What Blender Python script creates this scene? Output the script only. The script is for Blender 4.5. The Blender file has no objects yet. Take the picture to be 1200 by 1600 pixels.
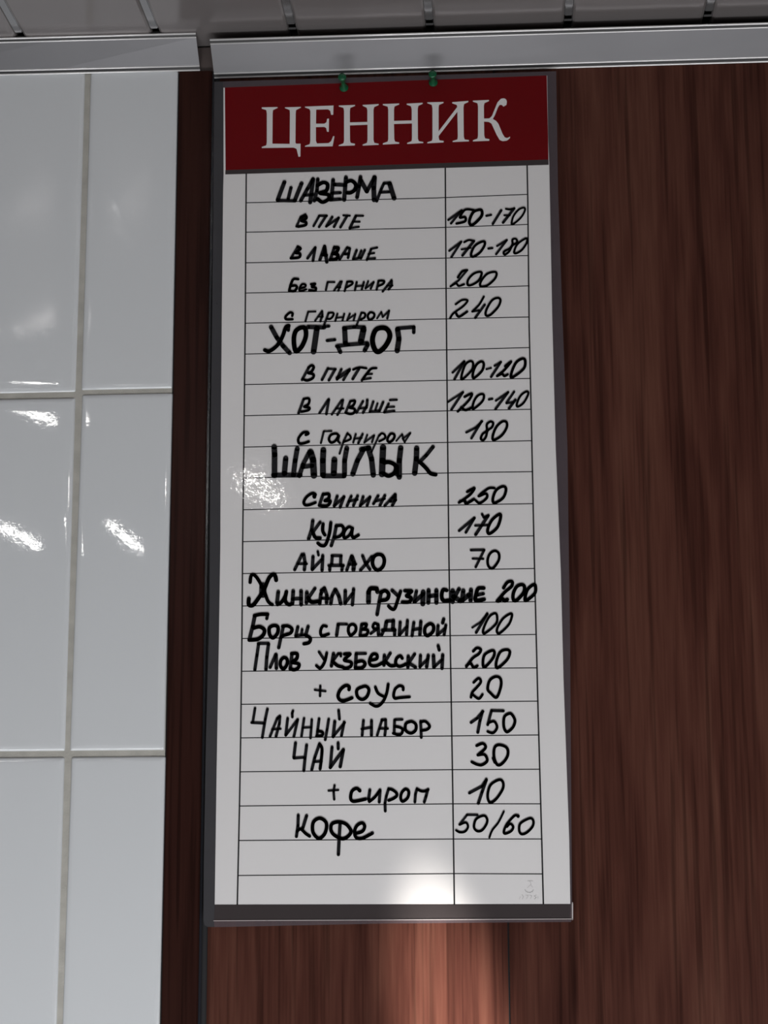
import bpy, bmesh, math, random
from mathutils import Vector, Matrix, Quaternion
from mathutils.geometry import tessellate_polygon

random.seed(7)
C = bpy.context.scene.collection
scene = bpy.context.scene

# ------------------------------------------------------------------ camera
F_PX = 2920.7
CAM = Vector((0.08425, -1.5147, 1.6))
RC = [[0.99815824, 0.00399973, 0.06053210],
      [-0.01600701, 0.97982643, 0.19920828],
      [-0.05851417, -0.19981032, 0.97808585]]      # rows: image right, image down, view direction
cd = bpy.data.cameras.new('camera')
cam = bpy.data.objects.new('camera', cd)
C.objects.link(cam)
right = Vector((RC[0][0], RC[0][2], -RC[0][1]))
down = Vector((RC[1][0], RC[1][2], -RC[1][1]))
fwd = Vector((RC[2][0], RC[2][2], -RC[2][1]))
m = Matrix((right, -down, -fwd)).transposed().to_4x4()
m.translation = CAM
cam.matrix_world = m
cd.sensor_fit = 'VERTICAL'
cd.sensor_height = 24.0
cd.lens = 24.0 * F_PX / 1600.0
cd.clip_start = 0.01
scene.camera = cam

# ------------------------------------------------------------------ world and light
w = bpy.data.worlds.new('world')
scene.world = w
w.use_nodes = True
w.node_tree.nodes['Background'].inputs[0].default_value = (0.62, 0.72, 0.85, 1)
w.node_tree.nodes['Background'].inputs[1].default_value = 0.12

def area(name, loc, target, sx, sy, power, col, spread=180):
    d = bpy.data.lights.new(name, 'AREA')
    d.shape = 'RECTANGLE'; d.size = sx; d.size_y = sy
    d.energy = power; d.color = col; d.spread = math.radians(spread)
    o = bpy.data.objects.new(name, d)
    C.objects.link(o)
    o.location = loc
    o.rotation_euler = (Vector(target) - Vector(loc)).to_track_quat('-Z', 'Y').to_euler()
    return o

# added area light low in mid-room, set for brightness fading up the wall
area('low_fill_light', (0.0, -1.08, 0.44), (0.0, 0.0, 1.30), 1.7, 0.5, 22.5, (0.985, 0.99, 1.0))
# added area light at the right, brightening the cornice ridges and boards
area('right_fill_light', (0.98, -1.30, 0.95), (0.25, 0.0, 1.8), 0.75, 0.8, 5.0, (1.0, 0.97, 0.95))
# added spot lamp below the view, shaped to make the warm patch
sd = bpy.data.lights.new('patch_spot', 'SPOT')
sd.energy = 350.0; sd.color = (1.0, 0.94, 0.86)
sd.spot_size = math.radians(10.8); sd.spot_blend = 1.0; sd.shadow_soft_size = 0.010
so = bpy.data.objects.new('patch_spot', sd)
C.objects.link(so)
so.location = (0.300, -0.60, 0.62)
bz = (Vector((0.051, 0.0, 1.460)) - so.location)
so.rotation_euler = (bz.to_track_quat('-Z', 'Y') @ Quaternion((0, 0, 1), math.radians(13))).to_euler()
so.scale = (0.55, 1.0, 1.0)

vs = scene.view_settings
vs.view_transform = 'Standard'; vs.look = 'None'
vs.gamma = 1.0; vs.use_curve_mapping = False
vs.exposure = 0.0

# ------------------------------------------------------------------ materials
def mat(name):
    m = bpy.data.materials.new(name); m.use_nodes = True
    nt = m.node_tree
    return m, nt, nt.nodes['Principled BSDF']

def N(nt, t, **k):
    n = nt.nodes.new(t)
    for a, b in k.items():
        if a.startswith('_'):
            n.inputs[a[1:].replace('_', ' ')].default_value = b
        else:
            setattr(n, a, b)
    return n

def simple(name, col, rough=0.5, metal=0.0, spec=0.5, noise=None, bump=None):
    m, nt, b = mat(name)
    b.inputs['Roughness'].default_value = rough
    b.inputs['Metallic'].default_value = metal
    b.inputs['Specular IOR Level'].default_value = spec
    tc = N(nt, 'ShaderNodeTexCoord')
    n = N(nt, 'ShaderNodeTexNoise')
    n.inputs['Scale'].default_value = (noise or (8, .05))[0]
    n.inputs['Detail'].default_value = 4
    nt.links.new(tc.outputs['Object'], n.inputs['Vector'])
    v = (noise or (8, .05))[1]
    r = N(nt, 'ShaderNodeValToRGB')
    r.color_ramp.elements[0].position = 0.3; r.color_ramp.elements[1].position = 0.7
    r.color_ramp.elements[0].color = tuple(c * (1 - v) for c in col) + (1,)
    r.color_ramp.elements[1].color = tuple(min(1, c * (1 + v)) for c in col) + (1,)
    nt.links.new(n.outputs['Fac'], r.inputs['Fac'])
    nt.links.new(r.outputs['Color'], b.inputs['Base Color'])
    if bump:
        n2 = N(nt, 'ShaderNodeTexNoise')
        n2.inputs['Scale'].default_value = bump[0]; n2.inputs['Detail'].default_value = 3
        nt.links.new(tc.outputs['Object'], n2.inputs['Vector'])
        bp = N(nt, 'ShaderNodeBump')
        bp.inputs['Strength'].default_value = 1.0; bp.inputs['Distance'].default_value = bump[1]
        nt.links.new(n2.outputs['Fac'], bp.inputs['Height'])
        nt.links.new(bp.outputs['Normal'], b.inputs['Normal'])
    return m

def tile_mat():
    m, nt, b = mat('glazed_tile')
    b.inputs['Base Color'].default_value = (0.665, 0.69, 0.715, 1)
    b.inputs['Roughness'].default_value = 0.035
    b.inputs['Specular IOR Level'].default_value = 0.55
    geo = N(nt, 'ShaderNodeNewGeometry')
    a = N(nt, 'ShaderNodeTexNoise'); a.inputs['Scale'].default_value = 9; a.inputs['Detail'].default_value = 1
    c = N(nt, 'ShaderNodeTexNoise'); c.inputs['Scale'].default_value = 240; c.inputs['Detail'].default_value = 2
    nt.links.new(geo.outputs['Position'], a.inputs['Vector'])
    nt.links.new(geo.outputs['Position'], c.inputs['Vector'])
    b1 = N(nt, 'ShaderNodeBump'); b1.inputs['Distance'].default_value = 0.0004
    b2 = N(nt, 'ShaderNodeBump'); b2.inputs['Distance'].default_value = 0.000022
    nt.links.new(a.outputs['Fac'], b1.inputs['Height'])
    nt.links.new(c.outputs['Fac'], b2.inputs['Height'])
    nt.links.new(b1.outputs['Normal'], b2.inputs['Normal'])
    nt.links.new(b2.outputs['Normal'], b.inputs['Normal'])
    return m

def wood_mat(name, dark, mid, light, rough=0.33):
    m, nt, b = mat(name)
    tc = N(nt, 'ShaderNodeTexCoord'); oi = N(nt, 'ShaderNodeObjectInfo')
    mul = N(nt, 'ShaderNodeMath', operation='MULTIPLY'); mul.inputs[1].default_value = 37.0
    nt.links.new(oi.outputs['Random'], mul.inputs[0])
    add = N(nt, 'ShaderNodeVectorMath', operation='ADD')
    nt.links.new(tc.outputs['Object'], add.inputs[0]); nt.links.new(mul.outputs[0], add.inputs[1])
    def mapped(sx, sz):
        q = N(nt, 'ShaderNodeMapping'); q.inputs['Scale'].default_value = (sx, 1, sz)
        nt.links.new(add.outputs[0], q.inputs['Vector']); return q
    # broad cathedral figure
    q1 = mapped(1.0, 0.13)
    wv = N(nt, 'ShaderNodeTexWave', wave_type='BANDS', bands_direction='X')
    for k, v in (('Scale', 7.0), ('Distortion', 14.0), ('Detail', 3.0), ('Detail Scale', 2.2), ('Detail Roughness', 0.6)):
        wv.inputs[k].default_value = v
    nt.links.new(q1.outputs[0], wv.inputs['Vector'])
    # soft light and dark streaks
    q2 = mapped(1.0, 0.07)
    n2 = N(nt, 'ShaderNodeTexNoise'); n2.inputs['Scale'].default_value = 26; n2.inputs['Detail'].default_value = 5
    n2.inputs['Roughness'].default_value = 0.62
    nt.links.new(q2.outputs[0], n2.inputs['Vector'])
    # fine pores
    q3 = mapped(1.0, 0.035)
    n3 = N(nt, 'ShaderNodeTexNoise'); n3.inputs['Scale'].default_value = 420; n3.inputs['Detail'].default_value = 3
    nt.links.new(q3.outputs[0], n3.inputs['Vector'])
    mx = N(nt, 'ShaderNodeMix', data_type='FLOAT'); mx.inputs[0].default_value = 0.80
    nt.links.new(wv.outputs['Fac'], mx.inputs[2]); nt.links.new(n2.outputs['Fac'], mx.inputs[3])
    mx2 = N(nt, 'ShaderNodeMix', data_type='FLOAT'); mx2.inputs[0].default_value = 0.30
    nt.links.new(mx.outputs[0], mx2.inputs[2]); nt.links.new(n3.outputs['Fac'], mx2.inputs[3])
    # dark pore lines running with the grain
    q4 = mapped(1.0, 0.022)
    n4 = N(nt, 'ShaderNodeTexNoise'); n4.inputs['Scale'].default_value = 230; n4.inputs['Detail'].default_value = 2
    nt.links.new(q4.outputs[0], n4.inputs['Vector'])
    pr = N(nt, 'ShaderNodeMapRange')
    for k, v in (('From Min', 0.33), ('From Max', 0.47), ('To Min', 0.62), ('To Max', 1.0)): pr.inputs[k].default_value = v
    nt.links.new(n4.outputs['Fac'], pr.inputs['Value'])
    r = N(nt, 'ShaderNodeValToRGB')
    e = r.color_ramp.elements
    e[0].position = 0.30; e[0].color = dark + (1,)
    e[1].position = 0.72; e[1].color = light + (1,)
    k = e.new(0.5); k.color = mid + (1,)
    nt.links.new(mx2.outputs[0], r.inputs['Fac'])
    pm = N(nt, 'ShaderNodeVectorMath', operation='MULTIPLY')
    nt.links.new(r.outputs['Color'], pm.inputs[0]); nt.links.new(pr.outputs[0], pm.inputs[1])
    nt.links.new(pm.outputs[0], b.inputs['Base Color'])
    b.inputs['Roughness'].default_value = rough
    b.inputs['Specular IOR Level'].default_value = 0.08
    bp = N(nt, 'ShaderNodeBump'); bp.inputs['Distance'].default_value = 0.00012
    nt.links.new(n3.outputs['Fac'], bp.inputs['Height'])
    nt.links.new(bp.outputs['Normal'], b.inputs['Normal'])
    return m

def film_mat():
    m = bpy.data.materials.new('clear_film'); m.use_nodes = True
    nt = m.node_tree; nt.nodes.clear()
    out = N(nt, 'ShaderNodeOutputMaterial')
    tr = N(nt, 'ShaderNodeBsdfTransparent')
    gl = N(nt, 'ShaderNodeBsdfGlossy'); gl.inputs['Roughness'].default_value = 0.05
    df = N(nt, 'ShaderNodeBsdfDiffuse'); df.inputs['Color'].default_value = (0.75, 0.76, 0.8, 1)
    fr = N(nt, 'ShaderNodeFresnel'); fr.inputs['IOR'].default_value = 1.26
    tc = N(nt, 'ShaderNodeTexCoord')
    n = N(nt, 'ShaderNodeTexNoise'); n.inputs['Scale'].default_value = 150; n.inputs['Detail'].default_value = 2
    nt.links.new(tc.outputs['Object'], n.inputs['Vector'])
    # the laminate has blistered in one patch near its left edge
    sub = N(nt, 'ShaderNodeVectorMath', operation='DISTANCE')
    sub.inputs[1].default_value = (-0.118, 0.0, 0.352)
    nt.links.new(tc.outputs['Object'], sub.inputs[0])
    mr = N(nt, 'ShaderNodeMapRange'); mr.inputs['From Min'].default_value = 0.015; mr.inputs['From Max'].default_value = 0.055
    mr.inputs['To Min'].default_value = 1.0; mr.inputs['To Max'].default_value = 0.06
    nt.links.new(sub.outputs['Value'], mr.inputs['Value'])
    mu = N(nt, 'ShaderNodeMath', operation='MULTIPLY')
    nt.links.new(n.outputs['Fac'], mu.inputs[0]); nt.links.new(mr.outputs[0], mu.inputs[1])
    bp = N(nt, 'ShaderNodeBump'); bp.inputs['Distance'].default_value = 0.00012
    nt.links.new(mu.outputs[0], bp.inputs['Height'])
    nt.links.new(bp.outputs['Normal'], gl.inputs['Normal'])
    m1 = N(nt, 'ShaderNodeMixShader'); m1.inputs[0].default_value = 0.003
    nt.links.new(tr.outputs[0], m1.inputs[1]); nt.links.new(df.outputs[0], m1.inputs[2])
    m2 = N(nt, 'ShaderNodeMixShader')
    hf = N(nt, 'ShaderNodeMath', operation='MULTIPLY'); 
    ge = N(nt, 'ShaderNodeNewGeometry'); fb = N(nt, 'ShaderNodeMath', operation='SUBTRACT'); fb.inputs[0].default_value = 1.0
    nt.links.new(ge.outputs['Backfacing'], fb.inputs[1])
    nt.links.new(fr.outputs[0], hf.inputs[0]); nt.links.new(fb.outputs[0], hf.inputs[1]); nt.links.new(hf.outputs[0], m2.inputs[0])
    nt.links.new(m1.outputs[0], m2.inputs[1]); nt.links.new(gl.outputs[0], m2.inputs[2])
    nt.links.new(m2.outputs[0], out.inputs['Surface'])
    return m

def margin_mat(name, col, op):
    m = bpy.data.materials.new(name); m.use_nodes = True
    nt = m.node_tree; nt.nodes.clear()
    out = N(nt, 'ShaderNodeOutputMaterial'); tr = N(nt, 'ShaderNodeBsdfTransparent')
    df = N(nt, 'ShaderNodeBsdfDiffuse')
    tc = N(nt, 'ShaderNodeTexCoord'); n = N(nt, 'ShaderNodeTexNoise'); n.inputs['Scale'].default_value = 40
    r = N(nt, 'ShaderNodeValToRGB')
    r.color_ramp.elements[0].color = tuple(c * .9 for c in col) + (1,); r.color_ramp.elements[1].color = tuple(c * 1.1 for c in col) + (1,)
    nt.links.new(tc.outputs['Object'], n.inputs['Vector']); nt.links.new(n.outputs['Fac'], r.inputs['Fac'])
    nt.links.new(r.outputs['Color'], df.inputs['Color'])
    mx = N(nt, 'ShaderNodeMixShader'); mx.inputs[0].default_value = op
    nt.links.new(tr.outputs[0], mx.inputs[1]); nt.links.new(df.outputs[0], mx.inputs[2])
    nt.links.new(mx.outputs[0], out.inputs['Surface'])
    return m

def emit(name, col, s):
    m, nt, b = mat(name)
    b.inputs['Base Color'].default_value = col + (1,)
    b.inputs['Emission Color'].default_value = col + (1,)
    b.inputs['Emission Strength'].default_value = s
    return m

M = {
    'tile': tile_mat(),
    'grout': simple('grout', (0.43, 0.42, 0.385), 0.85, noise=(60, .12), bump=(900, .0003)),
    'wood': wood_mat('brown_wood', (0.038, 0.0126, 0.0094), (0.074, 0.0268, 0.0192), (0.112, 0.046, 0.032)),
    'wood_dark': wood_mat('dark_wood', (0.021, 0.0072, 0.0054), (0.028, 0.0098, 0.0074), (0.034, 0.0122, 0.009), 0.38),
    'black': simple('black_gap', (0.006, 0.006, 0.008), 0.6),
    'plastic_seam': simple('seam_plastic', (0.016, 0.017, 0.022), 0.25),
    'alu': simple('anodised_aluminium', (0.20, 0.20, 0.212), 0.42, 0.5, noise=(14, .04)),
    'alu_glint': simple('ridge_glint_aluminium', (0.85, 0.85, 0.86), 0.22, 0.25, noise=(14, .03)),  # pale colour carries the highlight on the rounded ridges
    'groove_shade': simple('painted_groove_shade', (0.03, 0.03, 0.032), 0.4),  # dark colour stands in for the shade inside a deep groove
    'ceiling': simple('ceiling_enamel', (0.27, 0.25, 0.25), 0.17, 0.45, noise=(5, .04), bump=(6, .0008)),
    'chrome': simple('satin_chrome', (0.40, 0.40, 0.41), 0.12, 0.75),
    'render': simple('dark_paint', (0.060, 0.050, 0.045), 0.7),
    'floor': simple('floor_tiles', (0.22, 0.20, 0.18), 0.5),
    'paper': simple('white_paper', (0.735, 0.725, 0.73), 0.55, spec=0.0, noise=(5, .01)),
    'red': simple('red_print', (0.135, 0.0008, 0.0025), 0.5, spec=0.0, noise=(9, .08)),
    'band': simple('black_print', (0.048, 0.040, 0.041), 0.5, spec=0.0),
    'print': simple('grid_print', (0.02, 0.02, 0.022), 0.5, spec=0.0),
    'ink': simple('marker_ink', (0.004, 0.004, 0.006), 0.45, spec=0.25),
    'mark': simple('faint_print', (0.50, 0.49, 0.49), 0.5),
    'film': film_mat(),
    'margin': margin_mat('film_margin', (0.060, 0.059, 0.065), 0.85),
    'margin_clear': margin_mat('film_margin_clear', (0.12, 0.10, 0.115), 0.45),
    'green': simple('green_plastic', (0.004, 0.085, 0.034), 0.25, noise=(200, .1)),
    'pinsteel': simple('pin_steel', (0.5, 0.5, 0.5), 0.3, 1.0),
    'bright_glint_bulb': emit('bright_glint_bulb', (1.0, 0.98, 0.95), 220.0),
    'bulb': emit('glint_bulb', (1.0, 0.98, 0.95), 34.0),
    'glint_body': simple('glint_lamp_body', (0.5, 0.5, 0.5), 0.4),
    'pale_edge': simple('edge_plastic', (0.55, 0.50, 0.50), 0.4),
}

# ------------------------------------------------------------------ mesh helpers
def obj(name, bm, material, parent=None, loc=(0, 0, 0)):
    me = bpy.data.meshes.new(name)
    bmesh.ops.recalc_face_normals(bm, faces=bm.faces[:])
    bm.to_mesh(me); bm.free()
    me.materials.append(material)
    o = bpy.data.objects.new(name, me)
    C.objects.link(o)
    o.location = loc
    if parent: o.parent = parent
    return o

def empty(name, loc):
    o = bpy.data.objects.new(name, None); C.objects.link(o)
    o.location = loc; o.empty_display_size = 0.05
    return o

def box(bm, x0, x1, y0, y1, z0, z1):
    vs_ = [bm.verts.new((x, y, z)) for x in (x0, x1) for y in (y0, y1) for z in (z0, z1)]
    for f in ((0, 1, 3, 2), (4, 6, 7, 5), (0, 4, 5, 1), (2, 3, 7, 6), (0, 2, 6, 4), (1, 5, 7, 3)):
        bm.faces.new([vs_[i] for i in f])

def prism(bm, pts, y0, y1):
    """polygon pts (x, z) given thickness between y0 (back) and y1 (front)"""
    a = [bm.verts.new((x, y1, z)) for x, z in pts]
    b = [bm.verts.new((x, y0, z)) for x, z in pts]
    for tri in tessellate_polygon([[Vector((x, z, 0)) for x, z in pts]]):
        bm.faces.new([a[i] for i in tri]); bm.faces.new([b[i] for i in tri][::-1])
    n = len(pts)
    for i in range(n):
        j = (i + 1) % n
        bm.faces.new((a[j], a[i], b[i], b[j]))

def mm(pts):
    return [(x / 1000, z / 1000) for x, z in pts]

def smooth(pts, closed):
    n = len(pts); out = []
    g = (lambda i: pts[i % n]) if closed else (lambda i: pts[max(0, min(n - 1, i))])
    for i in range(n if closed else n - 1):
        p0, p1, p2, p3 = g(i - 1), g(i), g(i + 1), g(i + 2)
        for k in range(5):
            t = k / 5
            out.append(tuple(.5 * (2 * p1[j] + (p2[j] - p0[j]) * t + (2 * p0[j] - 5 * p1[j] + 4 * p2[j] - p3[j]) * t * t
                                   + (3 * p1[j] - p0[j] - 3 * p2[j] + p3[j]) * t ** 3) for j in (0, 1)))
    out.append(pts[0] if closed else pts[-1])
    return out

def stroke(bm, pts, w, y):
    """marker stroke: quads along the line and a disc at every point"""
    r = w / 2
    for a, b in zip(pts, pts[1:]):
        d = Vector((b[0] - a[0], b[1] - a[1]))
        if d.length < 1e-7: continue
        n = Vector((-d.y, d.x)).normalized() * r
        q = [bm.verts.new(p) for p in ((a[0] + n.x, y, a[1] + n.y), (a[0] - n.x, y, a[1] - n.y),
                                       (b[0] - n.x, y, b[1] - n.y), (b[0] + n.x, y, b[1] + n.y))]
        bm.faces.new(q)
    for p in pts:
        bm.faces.new([bm.verts.new((p[0] + r * math.cos(i * math.pi / 5), y, p[1] + r * math.sin(i * math.pi / 5))) for i in range(10)])

def lathe_y(bm, prof, cx, cz, seg=20):
    """profile of (radius, y) turned about an axis along y"""
    rings = []
    for r, y in prof:
        rings.append([bm.verts.new((cx + r * math.cos(2 * math.pi * i / seg), y, cz + r * math.sin(2 * math.pi * i / seg))) for i in range(seg)])
    for a, b in zip(rings, rings[1:]):
        for i in range(seg):
            j = (i + 1) % seg
            bm.faces.new((a[i], a[j], b[j], b[i]))
    bm.faces.new(rings[0]); bm.faces.new(rings[-1][::-1])

def shade(o):
    for p in o.data.polygons: p.use_smooth = True

def struct(o):
    o['kind'] = 'structure'; return o

CEIL = 2.3296
XL, XR, YB = -1.45, 1.65, -1.78

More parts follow.
